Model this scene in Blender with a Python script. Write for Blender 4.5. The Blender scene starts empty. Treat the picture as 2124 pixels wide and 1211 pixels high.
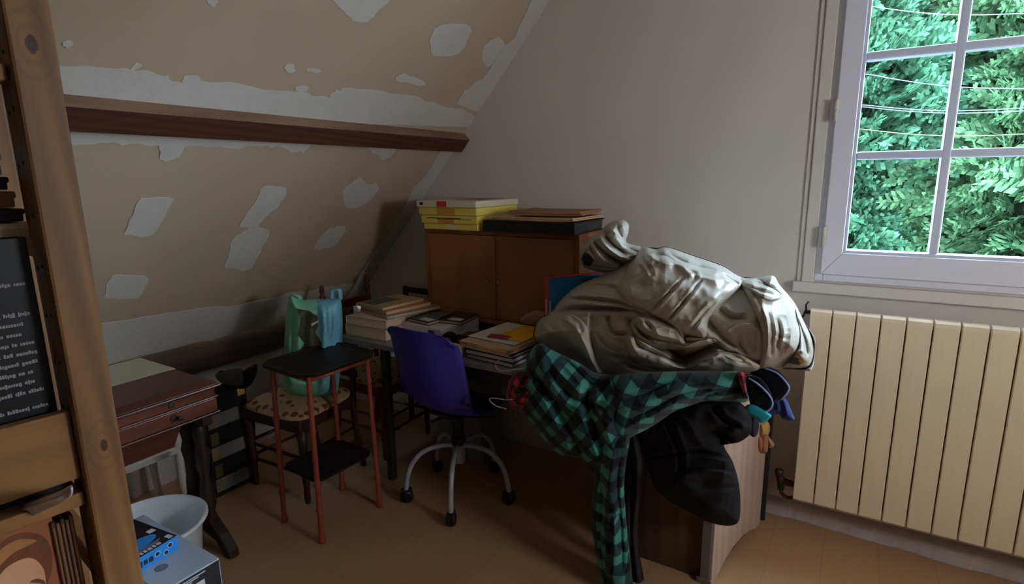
import bpy, math, random
import numpy as np
from mathutils import Vector, Matrix
random.seed(7); rng = np.random.default_rng(7)
S = bpy.context.scene
COL = S.collection

# ------------------------------------------------------------------ camera
W, H, F = 2124.0, 1211.0, 1165.0
_dn = np.array([78, 5745, F]); _dn /= np.linalg.norm(_dn)
_y = np.array([730, -246, F]); _y -= _y.dot(_dn) * _dn; _y /= np.linalg.norm(_y)
_up = -_dn
RM = np.array([np.cross(_y, _up), _y, _up])          # camera (x right, y down, z forward) -> world
CAM = np.array([0, 0, 1.5])
cd = bpy.data.cameras.new('camera'); co = bpy.data.objects.new('camera', cd); COL.objects.link(co)
cd.sensor_width = 36; cd.lens = F / W * 36; cd.clip_start = .02; cd.clip_end = 200
mw = Matrix.Identity(4)
for i in range(3):
    mw[i][0] = RM[i][0]; mw[i][1] = -RM[i][1]; mw[i][2] = -RM[i][2]; mw[i][3] = CAM[i]
co.matrix_world = mw
S.camera = co

# ------------------------------------------------------------------ world, lights, exposure
wd = bpy.data.worlds.new('overcast_sky'); S.world = wd; wd.use_nodes = True
bg = wd.node_tree.nodes['Background']
bg.inputs[0].default_value = (.60, .79, 1.0, 1); bg.inputs[1].default_value = 22.0


def area(name, loc, target, sx, sy, power, col):
    l = bpy.data.lights.new(name, 'AREA'); l.shape = 'RECTANGLE'; l.size = sx; l.size_y = sy
    l.energy = power; l.color = col
    o = bpy.data.objects.new(name, l); COL.objects.link(o); o.location = loc
    o.rotation_euler = (Vector(target) - Vector(loc)).to_track_quat('-Z', 'Y').to_euler()
    return o


# added warm fill for radiator and floor, at an opening in unseen wall_right
area('side_fill_light', (1.66, 1.18, 1.52), (0.3, 1.8, .9), .42, .42, 10, (1.0, .84, .64))
pt = area('window_portal', (.60, 2.70, 1.72), (.60, 1, 1.72), 1.45, 1.3, 1, (1, 1, 1))
pt.data.cycles.is_portal = True
sun = bpy.data.lights.new('hazy_sun', 'SUN'); sun.energy = 26.0; sun.angle = math.radians(60); sun.color = (.68, .83, 1.0)
so = bpy.data.objects.new('hazy_sun', sun); COL.objects.link(so); so.location = (3, 8, 8)
so.rotation_euler = (Vector((-.66, -.47, -.58))).to_track_quat('-Z', 'Y').to_euler()

S.view_settings.view_transform = 'Standard'; S.view_settings.look = 'None'
S.view_settings.gamma = 1; S.view_settings.use_curve_mapping = False
S.view_settings.exposure = 0.28
S.cycles.use_denoising = True
S.cycles.max_bounces = 8; S.cycles.diffuse_bounces = 5; S.cycles.transparent_max_bounces = 12
S.cycles.sample_clamp_indirect = 4


# ------------------------------------------------------------------ pixel helpers (build-time measuring only)
def ray(px, py): return RM @ np.array([px - W / 2, py - H / 2, F])
def on(px, py, ax, v):
    d = ray(px, py); return CAM + (v - CAM[ax]) / d[ax] * d
SN = np.array([-1.117, 0, 1.0]); SP = np.array([-1.358, 2.58, 2.332])
def slp(px, py):
    d = ray(px, py); return CAM + SN.dot(SP - CAM) / SN.dot(d) * d


# ------------------------------------------------------------------ materials
def lin(c):
    return tuple(((x / 255) / 12.92 if x <= 10 else (((x / 255) + .055) / 1.055) ** 2.4) for x in c)
MATS = {}
def nodes(name):
    m = bpy.data.materials.new(name); m.use_nodes = True
    nt = m.node_tree; b = nt.nodes['Principled BSDF']
    return m, nt, b
def N(nt, t, **kw):
    n = nt.nodes.new(t)
    for k, v in kw.items():
        if k.startswith('i_'): n.inputs[k[2:].replace('_', ' ')].default_value = v
        else: setattr(n, k, v)
    return n
def mixc(nt, fac, a, b):
    n = nt.nodes.new('ShaderNodeMix'); n.data_type = 'RGBA'
    for s, v in ((n.inputs[0], fac), (n.inputs[6], a), (n.inputs[7], b)):
        if hasattr(v, 'is_linked'): nt.links.new(v, s)
        elif isinstance(v, (int, float)): s.default_value = v
        else: s.default_value = (*v[:3], 1)
    return n.outputs[2]
def mth(nt, op, a, b=0.0, c=0.0):
    n = nt.nodes.new('ShaderNodeMath'); n.operation = op
    for s, v in zip(n.inputs, (a, b, c)):
        if hasattr(v, 'is_linked'): nt.links.new(v, s)
        else: s.default_value = v
    return n.outputs[0]

def M(name, col, rough=.6, var=.18, scale=14, bump=.0, bscale=60, metal=0, spec=.4, stretch=None, sheen=0):
    if name in MATS: return MATS[name]
    m, nt, b = nodes(name); c = lin(col)
    tc = N(nt, 'ShaderNodeTexCoord'); mp = N(nt, 'ShaderNodeMapping')
    nt.links.new(tc.outputs['Object'], mp.inputs[0])
    if stretch: mp.inputs['Scale'].default_value = stretch
    n1 = N(nt, 'ShaderNodeTexNoise', i_Scale=scale, i_Detail=5.0); nt.links.new(mp.outputs[0], n1.inputs[0])
    lo = tuple(x * (1 - var) for x in c); hi = tuple(min(1, x * (1 + var)) for x in c)
    nt.links.new(mixc(nt, n1.outputs[0], lo, hi), b.inputs['Base Color'])
    b.inputs['Roughness'].default_value = rough; b.inputs['Metallic'].default_value = metal
    b.inputs['Specular IOR Level'].default_value = spec
    if sheen: b.inputs['Sheen Weight'].default_value = sheen
    if bump:
        n2 = N(nt, 'ShaderNodeTexNoise', i_Scale=bscale, i_Detail=4.0); nt.links.new(mp.outputs[0], n2.inputs[0])
        bp = N(nt, 'ShaderNodeBump', i_Strength=bump, i_Distance=.01); nt.links.new(n2.outputs[0], bp.inputs['Height'])
        nt.links.new(bp.outputs[0], b.inputs['Normal'])
    MATS[name] = m; return m

def wood(name, c1, c2, axis=2, scale=9, rough=.5, knots=(), spec=.35, fine=1.0):
    if name in MATS: return MATS[name]
    m, nt, b = nodes(name); a1, a2 = lin(c1), lin(c2)
    tc = N(nt, 'ShaderNodeTexCoord'); mp = N(nt, 'ShaderNodeMapping')
    sc = [scale] * 3; sc[axis] = scale * .07; mp.inputs['Scale'].default_value = sc
    nt.links.new(tc.outputs['Object'], mp.inputs[0])
    n1 = N(nt, 'ShaderNodeTexNoise', i_Scale=1.6, i_Detail=6.0, i_Distortion=.9); nt.links.new(mp.outputs[0], n1.inputs[0])
    w = N(nt, 'ShaderNodeTexWave', i_Scale=1.1 * fine, i_Distortion=5.0, i_Detail=2.0)
    w.bands_direction = 'DIAGONAL'; nt.links.new(mp.outputs[0], w.inputs[0])
    f = mth(nt, 'MULTIPLY_ADD', w.outputs[1], .45, mth(nt, 'MULTIPLY', n1.outputs[0], .6))
    col = mixc(nt, f, a1, a2)
    for (k, r) in knots:
        v = N(nt, 'ShaderNodeVectorMath', operation='SUBTRACT'); nt.links.new(tc.outputs['Object'], v.inputs[0]); v.inputs[1].default_value = k
        v2 = N(nt, 'ShaderNodeVectorMath', operation='MULTIPLY'); nt.links.new(v.outputs[0], v2.inputs[0])
        s2 = [1, 1, 1]; s2[axis] = .55; v2.inputs[1].default_value = s2
        ln = N(nt, 'ShaderNodeVectorMath', operation='LENGTH'); nt.links.new(v2.outputs[0], ln.inputs[0])
        d = mth(nt, 'ADD', ln.outputs['Value'], mth(nt, 'MULTIPLY', mth(nt, 'SUBTRACT', n1.outputs[0], .5), r * 1.4))
        ring = mth(nt, 'MULTIPLY', mth(nt, 'GREATER_THAN', mth(nt, 'SINE', mth(nt, 'MULTIPLY', d, 6.0 / r)), .6), mth(nt, 'LESS_THAN', d, r * 3.2))
        core = mth(nt, 'LESS_THAN', d, r * .62)
        k1 = mth(nt, 'MINIMUM', mth(nt, 'MULTIPLY_ADD', ring, .16, mth(nt, 'MULTIPLY', core, .85)), 1.0)
        col = mixc(nt, k1, col, tuple(x * .16 for x in a1))
    nt.links.new(col, b.inputs['Base Color']); b.inputs['Roughness'].default_value = rough
    b.inputs['Specular IOR Level'].default_value = spec
    bp = N(nt, 'ShaderNodeBump', i_Strength=.12, i_Distance=.004); nt.links.new(f, bp.inputs['Height']); nt.links.new(bp.outputs[0], b.inputs['Normal'])
    MATS[name] = m; return m

def plaid(name, light, mid, dark, period, rough=.9):
    m, nt, b = nodes(name)
    uv = N(nt, 'ShaderNodeUVMap'); sx = N(nt, 'ShaderNodeSeparateXYZ'); nt.links.new(uv.outputs[0], sx.inputs[0])
    st = [mth(nt, 'GREATER_THAN', mth(nt, 'FRACT', mth(nt, 'MULTIPLY_ADD', sx.outputs[i], 1 / period, 50.25)), .5) for i in (0, 1)]
    s = mth(nt, 'ADD', st[0], st[1])
    c = mixc(nt, mth(nt, 'MINIMUM', s, 1.0), lin(light), lin(mid))
    c = mixc(nt, mth(nt, 'MAXIMUM', mth(nt, 'SUBTRACT', s, 1.0), 0.0), c, lin(dark))
    nz = N(nt, 'ShaderNodeTexNoise', i_Scale=220.0); c = mixc(nt, mth(nt, 'MULTIPLY', nz.outputs[0], .25), c, lin(dark))
    nt.links.new(c, b.inputs['Base Color']); b.inputs['Roughness'].default_value = rough; b.inputs['Specular IOR Level'].default_value = .15
    b.inputs['Sheen Weight'].default_value = .15
    MATS[name] = m; return m

# ------------------------------------------------------------------ mesh builder
class MB:
    def __init__(s): s.v = []; s.f = []
    def add(s, vs, fs):
        o = len(s.v); s.v += [tuple(map(float, p)) for p in vs]; s.f += [tuple(i + o for i in f) for f in fs]; return s
    def box(s, x0, x1, y0, y1, z0, z1):
        return s.add([(x0,y0,z0),(x1,y0,z0),(x1,y1,z0),(x0,y1,z0),(x0,y0,z1),(x1,y0,z1),(x1,y1,z1),(x0,y1,z1)],
                     [(0,3,2,1),(4,5,6,7),(0,1,5,4),(1,2,6,5),(2,3,7,6),(3,0,4,7)])
    def rbox(s, c, size, rz=0, rx=0, ry=0):
        R = Matrix.Rotation(rz, 3, 'Z') @ Matrix.Rotation(ry, 3, 'Y') @ Matrix.Rotation(rx, 3, 'X')
        b = MB().box(-size[0]/2, size[0]/2, -size[1]/2, size[1]/2, -size[2]/2, size[2]/2)
        return s.add([Vector(c) + R @ Vector(p) for p in b.v], b.f)
    def hexa(s, bottom, top):                     # two loops of equal length
        n = len(bottom); vs = list(bottom) + list(top)
        fs = [tuple(range(n - 1, -1, -1)), tuple(range(n, 2 * n))]
        fs += [(i, (i + 1) % n, n + (i + 1) % n, n + i) for i in range(n)]
        return s.add(vs, fs)
    def lathe(s, prof, c=(0,0,0), seg=20, axis=2):
        vs = []; fs = []
        for r, z in prof:
            for k in range(seg):
                a = 2 * math.pi * k / seg; p = [r * math.cos(a), r * math.sin(a), z]
                if axis == 0: p = [p[2], p[0], p[1]]
                if axis == 1: p = [p[0], p[2], p[1]]
                vs.append((p[0] + c[0], p[1] + c[1], p[2] + c[2]))
        for i in range(len(prof) - 1):
            for k in range(seg):
                q = (i*seg+k, i*seg+(k+1)%seg, (i+1)*seg+(k+1)%seg, (i+1)*seg+k)
                fs.append(q if axis != 1 else q[::-1])
        if prof[0][0] > 1e-6: fs.append(tuple(range(seg - 1, -1, -1)))
        if prof[-1][0] > 1e-6: fs.append(tuple(range((len(prof) - 1) * seg, len(prof) * seg)))
        return s.add(vs, fs)
    def tube(s, pts, r, seg=10):
        pts = [Vector(p) for p in pts]; n = len(pts)
        rs = r if isinstance(r, (list, tuple)) else [r] * n
        vs = []; up = None
        for i, p in enumerate(pts):
            t = (pts[min(i+1, n-1)] - pts[max(i-1, 0)]).normalized()
            if up is None: up = t.orthogonal().normalized()
            up = (up - up.dot(t) * t).normalized(); bi = t.cross(up)
            for k in range(seg):
                a = 2 * math.pi * k / seg; vs.append(p + rs[i] * (math.cos(a) * up + math.sin(a) * bi))
        fs = [(i*seg+k, i*seg+(k+1)%seg, (i+1)*seg+(k+1)%seg, (i+1)*seg+k) for i in range(n-1) for k in range(seg)]
        fs += [tuple(range(seg-1, -1, -1)), tuple(range((n-1)*seg, n*seg))]
        return s.add(vs, fs)
    def prism(s, outline, off):                    # planar outline (3D pts) extruded by off
        off = Vector(off); return s.hexa([Vector(p) for p in outline], [Vector(p) + off for p in outline])

def spline(pts, n=8, closed=False):
    P = [np.array(p, float) for p in pts]; out = []; m = len(P)
    for i in range(m if closed else m - 1):
        g = (lambda k: P[k % m]) if closed else (lambda k: P[max(0, min(m - 1, k))])
        p0, p1, p2, p3 = g(i-1), g(i), g(i+1), g(i+2)
        for j in range(n):
            t = j / n
            out.append(.5 * (2*p1 + (p2-p0)*t + (2*p0-5*p1+4*p2-p3)*t*t + (3*p1-p0-3*p2+p3)*t**3))
    if not closed: out.append(P[-1])
    return out

def origin(o):
    v = Vector((0, 0, 0))
    while o is not None: v += o.location; o = o.parent
    return v
def mesh(name, mb, mat, parent=None, bevel=0, smooth=False, sub=0, solid=0, world=True, uv=None, angle=35):
    me = bpy.data.meshes.new(name)
    off = origin(parent) if (world and parent is not None) else Vector((0, 0, 0))
    me.from_pydata([(v[0]-off[0], v[1]-off[1], v[2]-off[2]) for v in mb.v], [], mb.f); me.update()
    o = bpy.data.objects.new(name, me); COL.objects.link(o)
    if mat: me.materials.append(mat)
    if parent is not None: o.parent = parent
    if uv is not None:
        l = me.uv_layers.new(name='UVMap'); idx = np.empty(len(me.loops), int); me.loops.foreach_get('vertex_index', idx)
        l.data.foreach_set('uv', np.asarray(uv, float)[idx].ravel())
    if smooth:
        me.polygons.foreach_set('use_smooth', [True] * len(me.polygons))
    if solid:
        md = o.modifiers.new('thickness', 'SOLIDIFY'); md.thickness = solid; md.offset = 0
    if bevel:
        md = o.modifiers.new('bevel', 'BEVEL'); md.width = bevel; md.segments = 2; md.limit_method = 'ANGLE'; md.angle_limit = math.radians(angle)
    if sub:
        md = o.modifiers.new('sub', 'SUBSURF'); md.levels = sub; md.render_levels = sub
    return o
def tag(o, label, cat=None, group=None, kind=None):
    o['label'] = label
    if cat: o['category'] = cat
    if group: o['group'] = group
    if kind: o['kind'] = kind
    return o
def thing(name, label, cat, loc=(0,0,0), rz=0, group=None):
    o = bpy.data.objects.new(name, None); COL.objects.link(o); o.location = loc; o.rotation_euler = (0, 0, rz); o.empty_display_size = .1
    return tag(o, label, cat, group)
def struct(name, mb, mat, label=None, **k):
    o = mesh(name, mb, mat, **k); o['kind'] = 'structure'
    if label: o['label'] = label
    return o
def place(o, at):                                  # move a single-mesh thing's origin to its base without moving it
    d = Vector(at); o.data.transform(Matrix.Translation(-d)); o.location = d; return o

# ------------------------------------------------------------------ inflated cloth shapes with sculpted folds
def seg_dist(P, poly, closed):
    """distance, signed side and parameter of points P (n,2) to a polyline"""
    A = np.array(poly, float); B = np.roll(A, -1, 0) if closed else A[1:]
    A = A if closed else A[:-1]
    best = np.full(len(P), 1e9); side = np.zeros(len(P)); par = np.zeros(len(P))
    L = np.linalg.norm(B - A, axis=1); cum = np.concatenate([[0], np.cumsum(L)])
    for i in range(len(A)):
        d = B[i] - A[i]; t = np.clip(((P - A[i]) @ d) / (d @ d + 1e-9), 0, 1)
        q = P - (A[i] + t[:, None] * d); dist = np.hypot(q[:, 0], q[:, 1])
        m = dist < best; best[m] = dist[m]
        side[m] = np.sign(d[0] * q[m, 1] - d[1] * q[m, 0]); par[m] = (cum[i] + t[m] * L[i]) / cum[-1]
    return best, side, par

def vnoise(P, sc, seed=0):
    r = np.random.default_rng(seed); n = 64; g = r.random((n, n)); q = P / sc
    i = np.floor(q).astype(int); f = q - i; f = f * f * (3 - 2 * f)
    a = g[i[:, 0] % n, i[:, 1] % n]; b = g[(i[:, 0]+1) % n, i[:, 1] % n]; c = g[i[:, 0] % n, (i[:, 1]+1) % n]; d = g[(i[:, 0]+1) % n, (i[:, 1]+1) % n]
    return (a*(1-f[:,0])+b*f[:,0])*(1-f[:,1]) + (c*(1-f[:,0])+d*f[:,0])*f[:,1] - .5

class Puff:
    """closed soft body: front and back bulge out from a mid surface y = ymid(px)"""
    def __init__(s, outline, center, ymid, hf, hb, dmax, strokes=(), noise=(), rings=70, segs=300, n=6, pw=.5):
        s.out = np.array([p for p in spline(outline, n, True)]); s.c = np.array(center, float)
        s.ymid = ymid if callable(ymid) else (lambda P: np.full(len(P), ymid))
        s.hf, s.hb, s.dmax, s.strokes, s.noise, s.rings, s.segs, s.pw = hf, hb, dmax, strokes, noise, rings, segs, pw
    def prof(s, P):
        d, _, _ = seg_dist(P, s.out, True); t = np.clip(d / s.dmax, 0, 1); return (1 - (1 - t) ** 2) ** s.pw, d
    def front(s, P):
        p, d = s.prof(P); h = s.hf * p
        edge = np.clip(d / 10, 0, 1)
        for st in s.strokes:
            poly, typ, w, a = st[:4]
            ds, sd, par = seg_dist(P, spline(poly, 6), False)
            tp = np.clip(np.minimum(par, 1 - par) * 6, 0, 1) ** .7
            if typ == 'c': h = h + edge * tp * a * (-np.exp(-(ds / (.8 * w)) ** 1.1) + .5 * np.exp(-(np.abs(ds - 2.0 * w) / (1.0 * w)) ** 1.4))
            elif typ == 'r': h = h + edge * tp * a * np.exp(-(ds / (.9 * w)) ** 1.25)
            else:                                    # step: raised on the right-hand side (sd>0) of the stroke
                L = st[4] if len(st) > 4 else 60; x = ds * sd
                w = w * .7; up = np.clip((x + w) / (2 * w), 0, 1); up = up * up * (3 - 2 * up)
                endd = np.where((par <= 0) | (par >= 1), np.exp(-(ds / 15) ** 2), 1)
                h = h + edge * tp * endd * a * up * np.exp(-np.clip(x, 0, None) / L)
        for sc, a, seed in s.noise: h = h + edge * a * (.5 * vnoise(P, sc, seed) + 1.1 * (.25 - np.abs(vnoise(P + 500, sc * 1.6, seed + 100))))
        return h
    def lift(s, P, h):                               # h metres towards the viewer's side from the mid surface
        D = (RM @ np.stack([P[:, 0] - W/2, P[:, 1] - H/2, np.full(len(P), F)])).T
        y = s.ymid(P) - h
        return CAM + (y / D[:, 1])[:, None] * D
    def star(s, out, c):
        m = len(out); ang = np.linspace(0, 1, s.segs, endpoint=False) * m
        i = ang.astype(int); f = (ang - i)[:, None]; E = out[i] * (1 - f) + out[(i + 1) % m] * f
        rr = np.sin(np.linspace(0, 1, s.rings + 1)[1:] * math.pi / 2) ** .9
        P = (c + rr[:, None, None] * (E - c)).reshape(-1, 2)
        return np.vstack([[c], P])
    def build(s, name, mat, parent=None, uvrot=0, warp=None, smooth=True):
        P = s.star(s.out, s.c); n = len(P); sg, rg = s.segs, s.rings
        Fv = s.lift(P, s.front(P)); pb, _ = s.prof(P); Bv = s.lift(P, -s.hb * pb)
        fs = []
        def tri(o, flip):
            for k in range(sg):
                t = (o, o + 1 + k, o + 1 + (k + 1) % sg); fs.append(t[::-1] if flip else t)
            for i in range(rg - 1):
                for k in range(sg):
                    a = o + 1 + i * sg; q = (a + k, a + sg + k, a + sg + (k+1) % sg, a + (k+1) % sg)
                    fs.append(q[::-1] if flip else q)
        tri(0, True)
        # back uses the outer ring of the front
        last = 1 + (rg - 1) * sg; vs = np.vstack([Fv, Bv[:last]]); off = n
        bk = lambda i: i + off if i < last else i
        k0 = len(fs); tri(0, False)
        fs[k0:] = [tuple(bk(i) for i in f) for f in fs[k0:]]
        mb = MB(); mb.v = [tuple(p) for p in vs]; mb.f = fs
        c, sn = math.cos(uvrot), math.sin(uvrot)
        U = np.stack([vs[:, 0], vs[:, 2]], 1) + np.stack([vs[:, 1], -vs[:, 1]], 1) * .08
        U = np.stack([U[:, 0] * c - U[:, 1] * sn, U[:, 0] * sn + U[:, 1] * c], 1)
        if warp: U = U + warp(vs)
        return mesh(name, mb, mat, parent, smooth=smooth, uv=U)
    def patch(s, name, outline, mat, parent, lift=.002):
        out = np.array(outline, float); c = out.mean(0); sg0, rg0 = s.segs, s.rings; s.segs, s.rings = 48, 8
        P = s.star(out, c); sg, rg = 48, 8; V = s.lift(P, s.front(P) + lift)
        fs = [(0, 1 + (k+1) % sg, 1 + k) for k in range(sg)] + [(1+i*sg+k, 1+i*sg+(k+1) % sg, 1+(i+1)*sg+(k+1) % sg, 1+(i+1)*sg+k) for i in range(rg-1) for k in range(sg)]
        s.segs, s.rings = sg0, rg0
        mb = MB(); mb.v = [tuple(p) for p in V]; mb.f = fs
        return mesh(name, mb, mat, parent, smooth=True, solid=.0015)

# ================================================================== THE ROOM
m_wall = M('wall_paint', (212, 204, 197), .85, .05, 3, .06, 40)
m_slope = M('plasterboard_paper', (174, 155, 130), .9, .07, 2.5, .03, 60)
m_plast = M('filler_plaster', (190, 184, 176), .9, .07, 18, .12, 50)
m_beam = wood('beam_wood', (92, 44, 30), (54, 26, 18), 1, 14, .8)
m_beam2 = wood('beam_wood_lit', (142, 108, 84), (110, 78, 60), 1, 14, .85)  # beam wood painted paler for the window light on its upper side
m_plate = wood('wall_plate_wood', (86, 70, 60), (60, 50, 44), 1, 10, .9)
m_frame = M('window_pvc', (228, 228, 240), .35, .04, 4)
m_bead = M('window_bead', (206, 214, 232), .3, .03, 4)
m_trim = M('window_trim_paint', (214, 208, 202), .6, .08, 12)
YW = 2.58; XR = 1.6; YB = -2.6; ZC = 2.5
xs = lambda z: -1.358 + (z - 2.332) / 1.117       # slope x at height z

# floor with laminate boards (joints too faint to pick apart in the photograph)
def floor_mat():
    m, nt, b = nodes('laminate_floor'); tc = N(nt, 'ShaderNodeTexCoord'); mp = N(nt, 'ShaderNodeMapping'); mp.inputs['Rotation'].default_value = (0, 0, math.pi / 2)
    nt.links.new(tc.outputs['Object'], mp.inputs[0])
    br = N(nt, 'ShaderNodeTexBrick', offset=.37); nt.links.new(mp.outputs[0], br.inputs[0])
    br.inputs['Color1'].default_value = (*lin((176, 138, 102)), 1); br.inputs['Color2'].default_value = (*lin((172, 134, 98)), 1)
    br.inputs['Mortar'].default_value = (*lin((150, 114, 80)), 1)
    br.inputs['Scale'].default_value = 1; br.inputs['Mortar Size'].default_value = .0012; br.inputs['Brick Width'].default_value = 1.28; br.inputs['Row Height'].default_value = .19
    m2 = N(nt, 'ShaderNodeMapping'); m2.inputs['Scale'].default_value = (16, 1.4, 1); nt.links.new(tc.outputs['Object'], m2.inputs[0])
    nz = N(nt, 'ShaderNodeTexNoise', i_Scale=1.2, i_Detail=6.0, i_Distortion=1.2); nt.links.new(m2.outputs[0], nz.inputs[0])
    c = mixc(nt, mth(nt, 'MULTIPLY', nz.outputs[0], .5), br.outputs[0], lin((146, 108, 74)))
    nt.links.new(c, b.inputs['Base Color']); b.inputs['Roughness'].default_value = .42; b.inputs['Specular IOR Level'].default_value = .35
    return m
struct('floor', MB().box(-3.4, XR + .2, YB - .2, YW + .02, -.1, 0), floor_mat())

# gable wall with the window opening
WX0, WX1, WZ0, WZ1 = -.135, 1.341, 1.075, 2.38
g = MB(); T = YW + .26
g.box(-3.6, WX0, YW, T, -.1, 3.0); g.box(WX1, XR + .2, YW, T, -.1, 3.0); g.box(WX0, WX1, YW, T, -.1, WZ0); g.box(WX0, WX1, YW, T, WZ1, 3.0)
wb = struct('wall_back', g, m_wall)
# rough plaster lower edge of the gable wall
edge = MB(); r0 = random.Random(3)
prev = .012
xsn = np.linspace(-.26, 2.2, 120); top = []; bot = []
for i, x in enumerate(xsn):
    prev = max(.0, min(.03, prev + r0.uniform(-.006, .006))); bot.append((x, YW - .022 - prev * .9, 0.001)); top.append((x, YW - .004, .075))
edge.hexa(bot[:1] and [p for p in bot] + [(xsn[-1], YW, .001), (xsn[0], YW, .001)], [p for p in top] + [(xsn[-1], YW, .076), (xsn[0], YW, .076)])
struct('baseboard_back', edge, M('skirting_plaster', (172, 160, 158), .9, .18, 9, .2, 30))

# sloped ceiling, flat ceiling, knee wall and the unseen sides
th = np.array([-.745, 0, .667]) * .12
def slab(z0, z1):
    a, b = xs(z0), xs(z1); L = [(a, YB, z0), (b, YB, z1), (b, YW, z1), (a, YW, z0)]
    return MB().hexa(L, [tuple(np.array(p) + th) for p in L])
ceil = struct('ceiling', slab(.70, ZC + .02), m_slope)
ZK = .70; XK = xs(ZK)
struct('trim_1', MB().box(XK - .24, XK - .03, YB, YW, .53, .71), m_plate, 'dark timber wall plate under the foot of the sloped ceiling', bevel=.006)
struct('wall_left', MB().box(XK - .2, XK - .06, YB, YW, -.1, .54), M('knee_wall_paint', (185, 178, 172), .9, .1, 5))
struct('ceiling', MB().box(xs(ZC) - .1, XR + .2, YB, YW, ZC, ZC + .1), m_wall)
rw = MB(); y0, y1, z0, z1 = .95, 1.4, 1.3, 1.75  # opening added in this unseen wall to let the side fill in
rw.box(XR, XR + .15, YB, y0, -.1, ZC); rw.box(XR, XR + .15, y1, YW, -.1, ZC); rw.box(XR, XR + .15, y0, y1, -.1, z0); rw.box(XR, XR + .15, y0, y1, z1, ZC)
struct('wall_right', rw, m_wall)
struct('wall_front', MB().box(-3.4, XR + .15, YB - .12, YB, -.1, ZC + .1), m_wall)

# filler patches, each its own thin skim on the slope
nrm = np.array([.745, 0, -.667])
def skim(pts, n=4, h=.0025):
    q = [np.array(p, float) for p in pts]; q = spline(q, n, True) if n > 1 else sum([[a + (b - a) * k / 4 for k in range(4)] for a, b in zip(q, q[1:] + q[:1])], [])
    P = [slp(*(p + rng.normal(0, 1.3 if n > 1 else 1.6, 2))) for p in q]
    mb = MB(); mb.hexa([p - nrm * .0005 for p in P], [p + nrm * h for p in P])
    return mesh('plaster_patch', mb, m_plast, ceil)
PATCH = [
 [(690,-14),(712,22),(738,44),(765,43),(785,22),(808,-14)],
 [(897,65),(920,50),(975,55),(965,90),(945,113),(900,115),(893,90)],
 [(1000,118),(1004,97),(1030,78),(1048,88),(1042,112),(1010,140)],
 [(589,140),(603,132),(613,145),(600,152)], [(637,140),(660,142),(664,148),(642,149)],
 [(820,166),(836,151),(850,158),(881,170),(874,179),(845,171)], [(612,178),(640,180),(632,190),(615,187)],
 [(128,88),(143,82),(152,92),(137,98)], [(429,-6),(436,12),(447,8),(452,-6)], [(268,142),(288,130),(293,138),(272,147)],
 [(257,485),(275,445),(292,413),(355,412),(349,432),(316,487),(270,486)],
 [(497,465),(530,415),(546,388),(570,387),(593,394),(580,425),(547,453),(532,472),(508,470)],
 [(465,552),(476,520),(482,498),(516,475),(557,478),(545,510),(516,557),(472,556)],
 [(710,400),(727,380),(748,367),(760,381),(783,382),(779,400),(750,425),(720,431)],
 [(652,508),(672,483),(690,470),(717,470),(709,488),(690,511),(656,515)],
 [(215,613),(226,580),(247,569),(305,574),(300,596),(285,615),(220,617)],
]
for p in PATCH: skim(p)
skim([(60,133),(110,137),(240,142),(300,148),(350,158),(353,168),(378,170),(382,157),(410,157),(415,170),(500,175),(560,188),(620,190),(682,202),(690,190),(715,180),(760,185),(860,200),(905,215),(960,225),(985,242),(975,266),(550,244),(60,220)], 1)
skim([(60,262),(550,272),(967,288),(920,300),(900,311),(822,305),(816,317),(795,332),(775,320),(762,303),(700,302),(642,300),(635,312),(610,316),(580,305),(540,302),(500,308),(440,305),(382,300),(370,326),(347,335),(330,329),(330,301),(250,300),(240,292),(200,298),(138,301),(60,300)], 1)
skim([(60,705),(190,676),(300,655),(400,641),(500,632),(595,610),(700,592),(740,584),(660,647),(595,664),(440,702),(281,739),(60,792)], 1)
skim([(920,304),(966,292),(900,392),(736,632),(712,626),(800,490),(862,385)], 1, .004)
skim([(1108,-20),(1158,-28),(1075,110),(1000,236),(945,214),(962,190),(1000,160),(1062,78)], 1, .004)

# the exposed purlin across the slope
u = np.array([.667, 0, .745]); bc = np.array([-1.885, 0, 1.742])
pa = bc - nrm * .06; pb_ = bc - u * .09 - nrm * .06; d = .05
def bloop(y): return [tuple(np.array([p[0], y, p[2]])) for p in (pa, bc + nrm * d, bc - u * .088 + nrm * d, pb_)]
bm = MB().hexa(bloop(YB), bloop(YW + .02)); bo = struct('trim_2', bm, m_beam, 'reddish brown timber purlin crossing the sloped ceiling', bevel=.003)
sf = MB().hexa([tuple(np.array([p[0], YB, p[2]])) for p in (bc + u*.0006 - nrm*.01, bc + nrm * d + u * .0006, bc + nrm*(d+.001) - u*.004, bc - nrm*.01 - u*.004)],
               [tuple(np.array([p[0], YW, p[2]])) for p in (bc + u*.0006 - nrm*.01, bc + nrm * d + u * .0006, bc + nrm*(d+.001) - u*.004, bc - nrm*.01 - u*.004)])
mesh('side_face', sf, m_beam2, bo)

# ------------------------------------------------------------------ window
win = thing('window_1', 'white casement window with small panes above the radiator', None, (.53, YW, WZ0)); win['kind'] = 'structure'
f = MB(); FD0, FD1 = YW - .012, YW + .07
f.box(WX0, WX0 + .03, FD0, FD1, WZ0, WZ1); f.box(WX1 - .03, WX1, FD0, FD1, WZ0, WZ1); f.box(WX0 + .03, WX1 - .03, FD0, FD1, WZ1 - .04, WZ1); f.box(WX0 + .03, WX1 - .03, FD0, FD1, WZ0, WZ0 + .028)
mesh('frame', f, m_frame, win, bevel=.004)
for x in (WX0 - .045, WX1): mesh('architrave', MB().box(x, x + .045, YW - .014, YW, WZ0 - .01, WZ1 + .05), m_trim, win, bevel=.004)
for x in (WX0 - .062, WX1 + .043): mesh('cover_strip', MB().box(x, x + .016, YW - .007, YW, WZ0 - .01, WZ1 + .05), m_trim, win, bevel=.002)
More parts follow.
